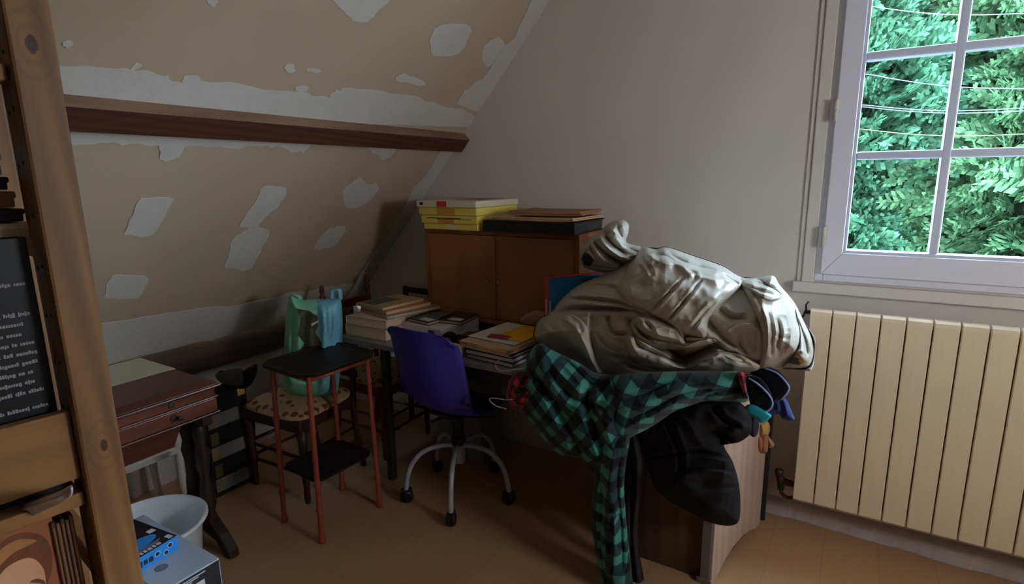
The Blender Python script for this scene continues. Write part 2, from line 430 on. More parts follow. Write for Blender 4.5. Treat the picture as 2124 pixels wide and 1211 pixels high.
mesh('architrave', MB().box(WX0 - .045, WX1 + .045, YW - .014, YW, WZ1, WZ1 + .05), m_trim, win, bevel=.004)
mesh('sill', MB().box(WX0 - .075, WX1 + .075, YW - .03, YW + .01, WZ0 - .05, WZ0 - .008), m_trim, win, bevel=.004)
m_glass, nt, b = nodes('pane_glass'); nt.nodes.remove(b)
tr = N(nt, 'ShaderNodeBsdfTransparent'); gl = N(nt, 'ShaderNodeBsdfGlossy', i_Roughness=.02); mx = N(nt, 'ShaderNodeMixShader', i_Fac=.05)
tr.inputs[0].default_value = (.97, .985, .98, 1)
nt.links.new(tr.outputs[0], mx.inputs[1]); nt.links.new(gl.outputs[0], mx.inputs[2]); nt.links.new(mx.outputs[0], nt.nodes['Material Output'].inputs[0])
GZ = [1.205, 1.565, 1.922, 2.28]
def casement(x0, x1, hinge_x):
    c = MB(); gx0, gx1 = x0 + .082, x1 - .082; y0, y1 = YW - .03, YW + .03
    zb, zt = WZ0 + .03, WZ1 - .042
    for L in ([(x0,zb),(gx0-.012,GZ[0]-.012),(gx0-.012,GZ[3]+.012),(x0,zt)], [(x0,zb),(x1,zb),(gx1+.012,GZ[0]-.012),(gx0-.012,GZ[0]-.012)],
              [(x1,zb),(x1,zt),(gx1+.012,GZ[3]+.012),(gx1+.012,GZ[0]-.012)], [(gx0-.012,GZ[3]+.012),(gx1+.012,GZ[3]+.012),(x1,zt),(x0,zt)]):
        c.hexa([(a, y1, z) for a, z in L], [(a, y0, z) for a, z in L])
    co_ = mesh('casement', c, m_frame, win, bevel=.003)
    bd = MB()
    for (a0, a1, b0, b1) in ((gx0-.013, gx0, GZ[0]-.013, GZ[3]+.013), (gx1, gx1+.013, GZ[0]-.013, GZ[3]+.013), (gx0, gx1, GZ[0]-.013, GZ[0]), (gx0, gx1, GZ[3], GZ[3]+.013)):
        bd.box(a0, a1, y0 + .006, y1, b0, b1)
    mesh('glazing_bead', bd, m_bead, co_, bevel=.003)
    cx = (gx0 + gx1) / 2; mw_ = .015
    mesh('glazing_bar', MB().box(cx - mw_, cx + mw_, y0 + .008, y1 + .002, GZ[0], GZ[3]), m_bead, co_, bevel=.006)
    for z in GZ[1:3]:
        mesh('glazing_bar', MB().box(gx0, gx1, y0 + .009, y1 + .001, z - mw_, z + mw_), m_bead, co_, bevel=.006)
    for (a0, a1) in ((gx0, cx - mw_), (cx + mw_, gx1)):
        for i in range(3):
            lo = GZ[i] + (mw_ if i else 0); hi = GZ[i+1] - (mw_ if i < 2 else 0)
            mesh('pane', MB().box(a0 - .004, a1 + .004, YW + .008, YW + .012, lo - .004, hi + .004), m_glass, co_)
    for z in (1.255, 1.735, 2.2):
        h = MB().lathe([(.007, -.04), (.0085, -.036), (.0085, -.003), (.007, -.002), (.007, .002), (.0085, .003), (.0085, .036), (.007, .04)], (hinge_x, y0 - .007, z), 14)
        mesh('hinge', h, M('hinge_metal', (190, 185, 172), .4), co_, smooth=False)
xm = (WX0 + WX1) / 2
casement(WX0 + .022, xm - .001, WX0 + .022); casement(xm + .001, WX1 - .022, WX1 - .022)

# ================================================================== RADIATOR
m_rad = M('radiator_enamel', (228, 210, 180), .38, .05, 6)
rad = thing('radiator', 'cream panel radiator of tall narrow sections under the window', 'radiator', (.36, 2.50, .15))
RX0, PIT, RY, RZ0, RZ1 = -.131, .0797, 2.46, .146, .975
m_radd = M('radiator_core', (120, 106, 84), .6)
NSEC = 12
sec0 = None
for i in range(NSEC):
    x = RX0 + i * PIT
    if sec0 is None:
        s = MB(); w = PIT - .0042; Z0, Z1 = RZ0, RZ1
        # front plate with rolled top, slight centre ridge
        pr = [(0, .006), (.003, .0005), (w*.495, .0), (w*.505, .0003), (w - .003, .0005), (w, .006)]
        ys = [(0.0, .055), (.012, .012), (.03, .002)]
        rows = [(Z0, .004), (Z0 + .006, 0), (Z1 - .022, 0), (Z1 - .008, .003), (Z1 - .001, .012), (Z1, .028), (Z1 - .002, .05)]
        n = len(pr); vs = []; 
        for z, dy in rows:
            for px, py in pr: vs.append((x + px, RY + py + dy, z))
        fs = [(a*n+k, a*n+k+1, (a+1)*n+k+1, (a+1)*n+k) for a in range(len(rows)-1) for k in range(n-1)]
        s.add(vs, fs)
        s.box(x + .001, x + w - .001, RY + .008, RY + .05, Z0 + .004, Z1 - .03)
        sec0 = mesh('section', s, m_rad, rad)
    else:
        o = sec0.copy(); COL.objects.link(o); o.parent = rad; o.location.x = i * PIT
core = MB().box(RX0 + .012, RX0 + NSEC*PIT - .012, RY + .03, RY + .09, RZ0 + .03, RZ0 + .07).box(RX0 + .012, RX0 + NSEC*PIT - .012, RY + .03, RY + .09, RZ1 - .08, RZ1 - .04)
for i in range(NSEC): core.box(RX0 + i*PIT + .03, RX0 + i*PIT + .05, RY + .03, RY + .085, RZ0 + .03, RZ1 - .05)
mesh('manifold', core, m_radd, rad)
for bx_ in (RX0 + .07, .6): mesh('wall_bracket', MB().box(bx_, bx_ + .03, RY + .085, YW - .004, .8, .84), m_radd, rad)
m_vlv = M('valve_metal', (70, 60, 52), .45, .3, 30, metal=.6)
bl = mesh('bleed_valve', MB().tube([(RX0 - .002, 2.50, .955), (RX0 - .022, 2.50, .955)], .008).tube([(RX0 - .016, 2.50, .955), (RX0 - .018, 2.49, .985), (RX0 - .01, 2.49, 1.0)], .004).tube([(RX0 - .02, 2.50, .955), (RX0 - .028, 2.49, .93)], .004), m_vlv, rad, smooth=True)
vl = mesh('valve', MB().tube([(RX0, 2.50, .195), (RX0 - .045, 2.50, .197)], [.013, .016], 12).tube([(RX0 - .05, 2.50, .16), (RX0 - .055, 2.495, .215), (RX0 - .06, 2.49, .235)], [.014, .016, .012], 12).lathe([(0, -.0), (.016, .001), (.018, .02), (.014, .03), (0, .031)], (RX0 - .061, 2.489, .225), 12), m_vlv, rad, smooth=True)
mesh('pipe', MB().tube(spline([(RX0 - .05, 2.50, .17), (RX0 - .045, 2.50, .14), (RX0 - .02, 2.51, .122), (RX0 + .02, 2.53, .13), (RX0 + .06, 2.54, .16)], 5), .008), M('copper_pipe', (92, 58, 44), .5, .3, 20, metal=.5), rad, smooth=True)

# ================================================================== DESK
m_dtop = M('desk_laminate', (122, 120, 122), .5, .06, 5)
m_dedge = M('desk_edge', (96, 92, 90), .5, .06, 5)
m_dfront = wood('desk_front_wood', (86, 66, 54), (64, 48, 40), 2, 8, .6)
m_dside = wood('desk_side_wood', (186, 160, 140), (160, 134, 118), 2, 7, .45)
m_dark = M('dark_metal', (40, 38, 40), .45, .1, 20)
DZ = .75; DY0, DY1, DX0, DX1 = 1.815, 2.46, -2.13, -.30
desk = thing('desk', 'long grey topped writing desk standing along the gable wall', 'desk', (-1.2, 2.15, 0))
mesh('top', MB().box(DX0, DX1, DY0, DY1, DZ - .026, DZ), m_dtop, desk, bevel=.004)
mesh('apron', MB().box(-1.5, -.7, DY0 + .06, DY0 + .08, DZ - .11, DZ - .027), m_dark, desk, bevel=.003)  # dark panel standing in for the black shade under the desk edge
mesh('rail', MB().box(-1.5, -.7, DY1 - .06, DY1 - .03, DZ - .11, DZ - .027), m_dark, desk, bevel=.003)
lp = mesh('pedestal', MB().box(-1.88, -1.585, 2.262, DY1 - .01, .0, DZ - .027), M('pedestal_paint', (126, 120, 118), .6, .06, 6), desk, bevel=.004)
for i in range(3): 
    dz = (DZ - .027 - .06) / 3
    mesh('drawer_front', MB().box(-1.876, -1.589, 2.246, 2.261, .05 + i * dz + .003, .05 + (i + 1) * dz - .003), MATS['pedestal_paint'], lp, bevel=.003)
mesh('leg', MB().box(-1.93, -1.895, DY0 + .08, DY0 + .115, 0, DZ - .027), m_dark, desk, bevel=.003)
mesh('leg', MB().box(-1.93, -1.895, DY1 - .08, DY1 - .045, 0, DZ - .027), m_dark, desk, bevel=.003)
A, B2, C2, D2 = (-.72, 1.965), (-.362, 1.965), (-.268, 2.45), (-.72, 2.45)
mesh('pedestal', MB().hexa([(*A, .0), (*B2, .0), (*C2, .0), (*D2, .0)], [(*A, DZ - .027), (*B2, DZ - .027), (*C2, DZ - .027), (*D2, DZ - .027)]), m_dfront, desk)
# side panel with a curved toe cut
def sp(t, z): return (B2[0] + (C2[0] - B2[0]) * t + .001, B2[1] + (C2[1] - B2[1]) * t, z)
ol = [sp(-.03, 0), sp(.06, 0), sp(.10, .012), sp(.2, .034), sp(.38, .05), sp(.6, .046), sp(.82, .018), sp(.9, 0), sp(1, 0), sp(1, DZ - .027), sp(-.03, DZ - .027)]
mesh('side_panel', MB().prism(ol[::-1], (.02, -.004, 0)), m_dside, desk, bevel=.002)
mesh('edge_strip', MB().box(-.386, -.352, 1.94, 1.951, .02, DZ - .027), M('grey_edge', (98, 92, 94), .5), desk, bevel=.002)
mesh('foot', MB().box(-.40, -.343, 1.935, 1.99, 0, .022), M('grey_edge', (98, 92, 94), .5), desk, bevel=.006)
mesh('leg', MB().box(-.252, -.232, 2.475, 2.495, 0, DZ - .027), m_dark, desk, bevel=.002)
mesh('leg_bracket', MB().box(-.31, -.23, 2.44, 2.495, DZ - .05, DZ - .027), m_dark, desk, bevel=.002)

# ================================================================== CABINET
m_cab = wood('cabinet_veneer', (150, 92, 52), (126, 74, 40), 2, 5, .45, fine=.7)
m_cabd = wood('cabinet_door_veneer', (160, 102, 58), (138, 84, 46), 2, 4, .42, fine=.6)
CX0, CX1, CY0, CY1, CZ0, CZ1 = -1.90, -1.03, 2.235, 2.55, .795, 1.255
cab = thing('wall_cabinet', 'two door light wood cabinet standing on the back of the desk', 'cabinet', (-1.46, 2.39, DZ))
c = MB(); t = .022
c.box(CX0, CX0 + t, CY0, CY1, CZ0, CZ1 - t).box(CX1 - t, CX1, CY0, CY1, CZ0, CZ1 - t).box(CX0, CX1, CY0, CY1, CZ1 - t, CZ1).box(CX0 + t, CX1 - t, CY0, CY1, CZ0, CZ0 + t).box(CX0 + t, CX1 - t, CY1 - .01, CY1, CZ0 + t, CZ1 - t).box(-1.478, -1.466, CY0 + .012, CY1 - .01, CZ0 + t, CZ1 - t)
mesh('body', c, m_cab, cab, bevel=.002)
mesh('plinth', MB().box(CX0 + .01, CX1 - .01, CY0 + .03, CY1, DZ, CZ0), wood('plinth_wood', (84, 40, 30), (60, 30, 24), 0, 8, .6), cab, bevel=.002)
for (x0, x1, kx, yo) in ((CX0 + t + .002, -1.474, -1.515, 0), (-1.470, CX1 - t - .002, -1.452, .004)):
    dr = mesh('door', MB().box(x0, x1, CY0 + .002 + yo, CY0 + .018 + yo, CZ0 + t + .003, CZ1 - t - .003), m_cabd, cab, bevel=.0015)
    mesh('knob', MB().lathe([(0, 0), (.006, .001), (.009, .006), (.008, .010), (.004, .012), (.004, .022)], (kx, CY0 - .018 + yo, 1.008), 12, axis=1), M('knob_metal', (150, 135, 110), .3, .1, 30, metal=.8), dr, smooth=True)

# things on the cabinet
def flatbox(name, label, cat, x0, x1, y0, y1, z0, z1, body, lidm, rz=0, group=None, lid=.5, marks=()):
    cx, cy = (x0+x1)/2, (y0+y1)/2
    o = thing(name, label, cat, (cx, cy, z0), rz, group); hx, hy, h = (x1-x0)/2, (y1-y0)/2, z1-z0
    mesh('tray', MB().box(-hx+.002, hx-.002, -hy+.002, hy-.002, 0, h*.9), body, o, bevel=.0015, world=False)
    mesh('lid', MB().box(-hx, hx, -hy, hy, h*(1-lid), h), lidm, o, bevel=.002, world=False)
    for (nm, mm, a0, a1, b0, b1) in marks:
        mesh(nm, MB().box(-hx + a0*2*hx, -hx + a1*2*hx, -hy - .0012, -hy + .002, b0*h, b1*h), mm, o, world=False)
    return o
m_yel = M('yellow_card', (226, 200, 92), .7, .06, 8); m_yel2 = M('yellow_card_aged', (204, 172, 84), .7, .08, 8)
m_cream = M('cream_card', (218, 206, 178), .7, .06, 8); m_tape = M('brown_tape', (196, 140, 60), .4, .08, 20)
m_red = M('red_sticker', (190, 50, 44), .5); m_blk = M('black_card', (14, 13, 14), .5, .1, 10); m_ink = M('black_ink', (44, 40, 34), .7)
bz = CZ1 + .001
flatbox('board_box', 'lowest yellow card box of the stack on the cabinet, with pale label', 'box', -1.862, -1.535, 2.185, 2.545, bz, bz + .030, m_yel2, m_yel, lid=.99, marks=[('label', m_cream, .42, .62, .2, .7)])
flatbox('board_box', 'yellow card box with black scribble, second from bottom on the cabinet', 'box', -1.872, -1.533, 2.178, 2.545, bz + .031, bz + .071, m_yel2, m_yel, lid=.99, marks=[('tape', m_tape, .32, .60, .02, .55), ('scribble', m_ink, .10, .72, .58, .68), ('scribble', m_ink, .3, .9, .5, .56)])
flatbox('board_box', 'yellow card box taped in brown just under the white lidded box', 'box', -1.880, -1.53, 2.170, 2.545, bz + .072, bz + .108, m_yel2, m_yel, lid=.99, marks=[('tape', m_tape, .34, .64, .05, .95)])
tb = flatbox('board_box', 'white lidded box with red sticker, topmost of the stack on the cabinet', 'box', -1.887, -1.525, 2.162, 2.545, bz + .109, bz + .140, m_yel, m_cream, lid=.95, marks=[('red_label', m_red, .36, .52, .1, .98), ('corner_mark', m_ink, .06, .12, .35, .8)])
mesh('cover_print', MB().box(-.06, .12, -.04, .15, .0305, .0318), M('grey_print', (120, 112, 112), .6, .3, 12), tb, world=False)
pf = thing('portfolio_case', 'flat black portfolio case lying on the cabinet top', 'case', (-1.26, 2.36, bz))
mesh('cover', MB().box(-1.505, -1.03, 2.185, 2.51, bz, bz + .006).box(-1.505, -1.03, 2.185, 2.51, bz + .047, bz + .053).box(-1.505, -1.03, 2.185, 2.192, bz + .006, bz + .047), m_blk, pf, bevel=.0015)
mesh('pages', MB().box(-1.50, -1.036, 2.193, 2.50, bz + .0062, bz + .0468), M('dark_pages', (60, 58, 56), .8, .2, 80, stretch=(1, 1, 20)), pf)
m_kraft = M('kraft_paper', (182, 148, 112), .75, .08, 6); m_kraft2 = M('brown_kraft', (150, 104, 72), .75, .1, 6)
def sheetpile(name, label, cat, cx, cy, z, w, d, rz, mats, h, curl=.008, n=1):
    o = thing(name, label, cat, (cx, cy, z), rz)
    for i in range(n):
        P = []; nn = 9; fs = []
        for a in range(nn):
            for b in range(nn):
                u_, v_ = a/(nn-1)-.5, b/(nn-1)-.5
                P.append((u_*w, v_*d, i*h/n + curl*(max(0, abs(u_)*2-.55)**2*1.6 + .4*max(0, v_*2-.6)) + .0008))
        for a in range(nn-1):
            for b in range(nn-1): fs.append((a*nn+b, (a+1)*nn+b, (a+1)*nn+b+1, a*nn+b+1))
        q = mesh('sheet', MB().add(P, fs), mats[i % len(mats)], o, solid=h/n*.8, world=False)
        q.modifiers['thickness'].offset = 1; q.rotation_euler.z = random.uniform(-.04, .04)
    return o
sheetpile('kraft_folder', 'pale brown paper folder lying on the black portfolio', 'folder', -1.25, 2.345, bz + .054, .44, .30, -.03, [m_kraft], .014, .012, 2)
sheetpile('paper_sheaf', 'darker brown wrinkled paper sheaf on top of the folder on the cabinet', 'paper', -1.22, 2.38, bz + .074, .36, .25, .05, [m_kraft2], .018, .012, 2)

# binders leaning at the cabinet's right end
for (lbl, bx_, by_, col) in (('red lever binder standing against the cabinet beside the blue one', -1.128, 2.095, (206, 60, 50)), ('blue binder standing between red binder and grey cloth heap', -1.094, 2.067, (30, 118, 164))):
    bi = thing('ring_binder', lbl, 'binder', (bx_, by_, DZ), math.radians(-38))
    mb_ = M('binder_%d' % col[0], col, .4, .06, 10)
    mesh('cover', MB().box(0, .005, 0, .285, 0, .335).box(.036, .041, 0, .285, 0, .335).box(.005, .036, 0, .005, 0, .335), mb_, bi, bevel=.0012, world=False)
    mesh('spine_label', MB().box(.014, .027, -.0015, .001, .12, .24), M('label_paper', (188, 178, 172), .7), bi, world=False)
    mesh('papers', MB().box(.007, .034, .015, .275, .004, .31), m_cream, bi, world=False)

# ------------------------------------------------------------------ books and papers on the desk
m_page = M('aged_pages', (196, 174, 146), .8, .12, 60, stretch=(1, 1, 30)); m_white = M('white_card', (206, 202, 200), .6, .05, 8)
def book(name, label, cat, cx, cy, z, w, d, h, rz, cover, pages=None, spine='x-', group=None):
    o = thing(name, label, cat, (cx, cy, z), rz, group); tcv = min(.0025, h*.2)
    cb = MB().box(-w/2, w/2, -d/2, d/2, 0, tcv).box(-w/2, w/2, -d/2, d/2, h - tcv, h).box(-w/2, -w/2 + tcv, -d/2, d/2, tcv, h - tcv)
    mesh('cover', cb, cover, o, bevel=.0008, world=False)
    mesh('pages', MB().box(-w/2 + tcv, w/2 - .004, -d/2 + .004, d/2 - .004, tcv, h - tcv), pages or m_page, o, world=False)
    return o
m_bc1 = M('tan_book_cover', (168, 138, 108), .7, .1, 8); m_bc2 = M('orange_book_cover', (196, 122, 62), .6, .08, 10); m_bc3 = M('ochre_cover', (176, 152, 104), .6, .15, 14)
m_bw = M('monochrome_cover', (92, 90, 88), .5, .75, 18)
z = DZ + .001
book('thick_book', 'large thick cream book at the bottom of the left desk pile', 'book', -1.985, 2.03, z, .27, .34, .055, .0, m_bc1); z += .056
book('thick_book', 'second thick tan book in the left desk pile', 'book', -1.99, 2.03, z, .26, .33, .04, .05, m_page); z += .041
book('paperback_book', 'greyish thin book under the orange one in the left desk pile', 'book', -1.95, 2.08, z, .25, .32, .014, -.25, M('grey_cover', (150, 142, 134), .6)); z += .015
book('paperback_book', 'orange covered book near the top of the left desk pile', 'book', -1.97, 2.07, z, .22, .28, .018, -.2, m_bc2); z += .019
tk = book('paperback_book', 'ochre book with dark photo cover topping the left desk pile', 'book', -2.0, 2.06, z, .21, .27, .014, -.12, m_bc3)
mesh('cover_print', MB().box(-.09, .02, -.12, .05, .0141, .0149), m_bw, tk, world=False)
wbx = thing('slipcase_box', 'flat white box with small blue mark behind the blue chair', 'box', (-1.715, 2.11, DZ + .001), -.08)
mesh('tray', MB().box(-.125, .125, -.14, .14, 0, .05), m_white, wbx, bevel=.002, world=False)
mesh('lid', MB().box(-.127, .127, -.142, .142, .03, .068), m_white, wbx, bevel=.002, world=False)
mesh('blue_mark', MB().box(.05, .085, -.1435, -.141, .040, .056), M('blue_ink', (50, 56, 130), .5), wbx, world=False)
for (cx, cy, w, dd, r, lb, k) in ((-1.75, 2.09, .15, .20, -.15, 'black and white photo book lying left on the white box', m_bw), (-1.64, 2.15, .14, .19, .12, 'dark photo book lying right on the white box', M('dark_photo_cover', (52, 48, 46), .45, .8, 16))):
    q = book('photo_book', lb, 'book', cx, cy, DZ + .070, w, dd, .016, r, m_blk, m_page)
    mesh('cover_print', MB().box(-w*.46, w*.46, -dd*.46, dd*.46, .0161, .0168), k, q, world=False)
    mesh('title_block', MB().box(-w*.1, w*.42, -dd*.42, -dd*.2, .0169, .0174), m_white, q, world=False)
tr_ = thing('tape_roll', 'black tape roll standing on the desk behind the blue chair', 'tape roll', (-1.53, 1.93, DZ + .036), .35)
mesh('roll', MB().lathe([(.018, -.02), (.036, -.02), (.036, .02), (.018, .02), (.018, -.02)], (0, 0, 0), 24, axis=1), m_blk, tr_, world=False)
mesh('core', MB().lathe([(.014, -.02), (.018, -.0205), (.018, .0205), (.014, .02), (.014, -.02)], (0, 0, 0), 24, axis=1), m_kraft2, tr_, world=False)
pk = thing('pouch', 'brown pouch and dark oddments piled between white box and folders', 'pouch', (-1.46, 2.02, DZ + .001))
mesh('body', MB().rbox((-1.47, 2.03, DZ + .022), (.12, .14, .042), .2), M('pouch_brown', (84, 66, 50), .8, .3, 20, .4, 40), pk, bevel=.012)
mesh('strap', MB().tube(spline([(-1.52, 2.0, DZ + .03), (-1.50, 1.96, DZ + .055), (-1.44, 1.97, DZ + .052), (-1.41, 2.05, DZ + .03)], 5), .006), m_blk, pk, smooth=True)
sb = thing('small_box', 'small white box at the desk edge beside dark notebooks', 'box', (-1.445, 1.87, DZ + .001), -.15)
mesh('body', MB().box(-.045, .045, -.03, .03, 0, .034), m_white, sb, bevel=.0015, world=False)
mesh('lid', MB().box(-.0455, .0455, -.0305, .0305, .022, .036), m_white, sb, bevel=.0015, world=False)
m_nb = M('navy_notebook', (50, 52, 72), .45, .1, 12); m_nb2 = M('slate_notebook', (70, 72, 88), .45, .1, 12)
z = DZ + .001
book('notebook', 'slate blue notebook at the bottom of the folder pile on the desk', 'notebook', -1.24, 1.99, z, .25, .30, .018, -.1, m_nb2, m_white); z += .019
book('notebook', 'navy notebook second from the bottom of the folder pile', 'notebook', -1.245, 1.99, z, .25, .30, .02, -.06, m_nb, m_white); z += .021
book('notebook', 'thin dark notebook right under the manila folders', 'notebook', -1.24, 1.99, z, .25, .31, .012, -.1, m_blk, m_white); z += .013
mfd = M('manila_card', (204, 168, 122), .7, .06, 8)
sheetpile('manila_folder', 'stack of manila folders on the notebooks beside the cloth heap', 'folder', -1.255, 1.99, z, .26, .33, -.1, [mfd, m_kraft], .022, .003, 4); z += .024
yf = sheetpile('paper_folder', 'white and yellow folder with red card lying topmost on the manila stack', 'folder', -1.262, 2.03, z, .25, .28, -.05, [m_white], .004, .002, 1)
mesh('yellow_sheet', MB().box(-.02, .125, -.10, .14, .0052, .0066), M('yellow_paper', (220, 166, 40), .6, .05, 8), yf, world=False)
mesh('red_card', MB().rbox((.0, -.085, .0078), (.10, .05, .0015), .12), M('red_card', (150, 62, 40), .5, .3, 30), yf, world=False)
# pinkish cloth tucked behind the folders
rag = Puff([(1078,664),(1092,650),(1112,643),(1132,647),(1145,652),(1142,672),(1112,676),(1088,673)], (1112, 660), 2.2, .05, .04, 14, [([(1090,660),(1112,650),(1130,655)], 'r', 4, .012)], [(14, .02, 4)], 16, 60)
place(tag(rag.build('cleaning_cloth', M('pink_cloth', (150, 116, 104), .9, .1, 20)), 'crumpled pinkish brown cloth between folders and red binder', 'cloth'), (-1.12, 2.2, DZ))
# wires of two coat hangers poking out of the clothes
m_wire = M('white_wire', (200, 198, 194), .4)
def hanger(lbl, pts, y, r=.0022):
    P = spline([on(*p, 1, y) for p in pts], 6); o = mesh('coat_hanger', MB().tube(P, r, 8), m_wire, smooth=True); place(o, P[-1]); tag(o, lbl, 'hanger')
hanger('white wire hanger hook curling over the desk edge below the folders', [(1040,744),(1030,750),(1028,760),(1036,768),(1052,769),(1068,766),(1090,764)], 1.79)
hanger('white wire hanger end sticking out of the red checked shirt', [(1050,848),(1030,842),(1017,832),(1017,826),(1030,826),(1055,829),(1085,820)], 1.745)

# ================================================================== CLOTH HEAP ON THE DESK
m_tarp = M('grey_tarpaulin', (174, 170, 160), .45, .05, 6, .05, 130, spec=.5)
m_lining = M('tarp_brown_lining', (150, 120, 88), .6, .1, 10)
tarp = thing('tarpaulin', 'big crumpled grey waterproof sheet heaped on the desk end', 'tarpaulin', tuple(on(1400, 778, 1, 2.05)))
OUT = [(1230,780),(1190,752),(1150,732),(1114,708),(1108,690),(1118,664),(1142,648),(1165,620),(1198,593),(1234,576),(1270,560),(1300,536),(1330,512),(1360,516),(1385,513),(1440,531),(1500,552),(1532,572),(1566,577),(1602,571),(1618,592),(1648,628),(1668,668),(1684,700),(1688,730),(1680,758),(1660,764),(1625,764),(1590,772),(1550,777),(1480,776),(1400,774),(1340,786),(1290,789)]
ST = [
 ([(1225,640),(1222,690),(1232,740),(1245,776)], 's', 5, .05, 50), ([(1155,645),(1210,640),(1280,640),(1340,650)], 'c', 5, .04), ([(1168,618),(1230,622),(1290,630),(1330,645)], 'c', 4, .034), ([(1200,592),(1250,592),(1290,602)], 'c', 4, .02),
 ([(1155,632),(1220,630),(1290,636)], 'r', 5, .014), ([(1182,606),(1240,606),(1290,616)], 'r', 5, .012), ([(1240,655),(1262,690),(1290,705)], 'r', 6, .02), ([(1235,690),(1262,718),(1300,735)], 'c', 5, .02), ([(1258,650),(1272,690),(1310,690)], 'c', 4, .02), ([(1250,735),(1300,745),(1350,756)], 'c', 5, .022),
 ([(1300,655),(1330,690),(1360,715)], 'c', 9, .03), ([(1345,715),(1390,724),(1418,742),(1470,722),(1500,716)], 'c', 11, .07), ([(1290,752),(1340,768),(1400,774)], 'c', 5, .03),
 ([(1465,660),(1500,700),(1530,720)], 'c', 8, .03), ([(1500,690),(1530,672),(1565,676),(1574,700),(1562,745)], 'r', 7, .035), ([(1490,640),(1520,660),(1550,660)], 'c', 6, .02), ([(1470,700),(1500,724),(1545,748)], 'c', 5, .03), ([(1530,690),(1535,715),(1550,735)], 'c', 5, .02),
 ([(1655,660),(1668,700),(1676,740)], 'c', 5, .02), ([(1640,735),(1662,728),(1678,742)], 'r', 5, .014),
]
ymid = lambda P: 2.09 + .08 * np.clip((620 - P[:, 1]) / 120, 0, 1.2) + .03 * np.clip((P[:, 0] - 1560) / 100, 0, 1.5) - .02 * np.clip((1250 - P[:, 0]) / 100, 0, 1.5)
tp = Puff(OUT, (1390, 660), ymid, .26, .22, 125, ST, [(60, .03, 1), (26, .018, 2), (12, .007, 3)], rings=110, segs=520)
tp.build('sheet', m_tarp, tarp)
def over(nm, outline, center, strokes, h=.03, lift=.012, dmax=20, noise=((50, .02, 5), (22, .015, 6), (11, .006, 7)), base=None, hb=.03, n=5, mat=None):
    base = base or tp
    q = Puff(outline, center, (lambda P: base.ymid(P) - base.front(P) - lift), h, hb, dmax, strokes, noise, rings=70, segs=340, n=n)
    q.build(nm, mat or m_tarp, tarp); return q
# gathered corner sticking up at the cabinet
kn = Puff([(1203,520),(1222,493),(1240,484),(1256,468),(1272,458),(1292,456),(1304,466),(1303,484),(1300,503),(1330,512),(1348,530),(1312,556),(1275,567),(1240,563),(1216,556),(1206,545)], (1264, 520), 2.17, .16, .12, 55,
  [([(1206,528),(1232,500),(1262,486),(1282,466)], 'r', 7, .03), ([(1225,492),(1250,520),(1290,546),(1322,556)], 'c', 6, .045), ([(1250,478),(1272,508),(1300,526)], 'c', 6, .045), ([(1280,466),(1290,492),(1302,512)], 'c', 5, .03), ([(1205,540),(1240,552),(1280,556),(1312,545)], 'c', 5, .035), ([(1215,528),(1245,538),(1285,552)], 'r', 5, .024), ([(1240,500),(1262,525),(1290,535)], 'r', 4, .02), ([(1262,470),(1280,486),(1298,500)], 'r', 4, .02), ([(1222,505),(1232,530),(1250,545)], 'c', 4, .025), ([(1296,510),(1318,520),(1335,530)], 'c', 4, .02)],
  [(24, .02, 8), (10, .006, 9)], rings=70, segs=300)
kn.build('gathered_corner', m_tarp, tarp)
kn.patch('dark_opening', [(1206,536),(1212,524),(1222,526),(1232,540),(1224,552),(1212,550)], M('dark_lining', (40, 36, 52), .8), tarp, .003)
# big upper fold
uf = over('fold', [(1280,600),(1288,578),(1300,556),(1318,534),(1338,514),(1362,512),(1385,511),(1440,529),(1500,550),(1534,574),(1542,588),(1524,608),(1494,634),(1470,662),(1464,698),(1440,700),(1412,690),(1380,670),(1345,650),(1310,630)], (1400, 605),
  [([(1345,652),(1385,610),(1420,572)], 'c', 3, .012), ([(1378,672),(1420,625),(1456,578)], 'c', 3, .014), ([(1300,585),(1340,562),(1372,540)], 'c', 4, .008), ([(1340,524),(1372,545),(1410,550),(1440,570),(1500,585)], 'r', 8, .022), ([(1385,516),(1400,533),(1440,550),(1490,560)], 'c', 5, .02), ([(1352,530),(1380,530),(1400,543)], 'c', 4, .016), ([(1500,566),(1516,578),(1536,592)], 'c', 4, .02), ([(1335,540),(1350,560),(1352,575)], 'c', 4, .014), ([(1420,556),(1440,566),(1444,580)], 'c', 4, .012), ([(1430,690),(1460,650),(1500,612)], 'c', 4, .014)], .075, .0, 26)
# band falling at the right end
bd_ = over('band', [(1534,580),(1566,576),(1590,590),(1622,612),(1642,650),(1656,690),(1656,716),(1640,740),(1602,764),(1562,778),(1574,756),(1583,720),(1578,680),(1560,632)], (1610, 685),
  [([(1612,660),(1618,690),(1610,725)], 'c', 4, .018), ([(1592,640),(1602,690),(1598,740)], 'c', 4, .012), ([(1626,640),(1640,680),(1638,716)], 'r', 6, .014), ([(1570,620),(1590,660),(1592,710),(1582,755)], 'r', 5, .012), ([(1600,690),(1620,700),(1640,698)], 'c', 4, .008), ([(1560,600),(1580,640),(1590,690)], 'c', 4, .012)], .05, .0, 18)
over('flap', [(1536,590),(1552,578),(1580,576),(1600,570),(1610,580),(1620,602),(1621,618),(1600,624),(1578,616),(1556,602)], (1580, 598), [([(1545,592),(1575,602),(1612,612)], 'c', 3, .014), ([(1560,582),(1590,592),(1612,598)], 'c', 3, .012)], .03, .0, 9, base=bd_)
over('tail', [(1650,640),(1668,668),(1690,702),(1690,732),(1684,766),(1664,768),(1622,764),(1640,744),(1656,722),(1660,690)], (1668, 722), [([(1660,680),(1672,710),(1676,750)], 'c', 5, .02), ([(1630,760),(1656,748),(1680,756)], 'c', 4, .012)], .04, .0, 12)
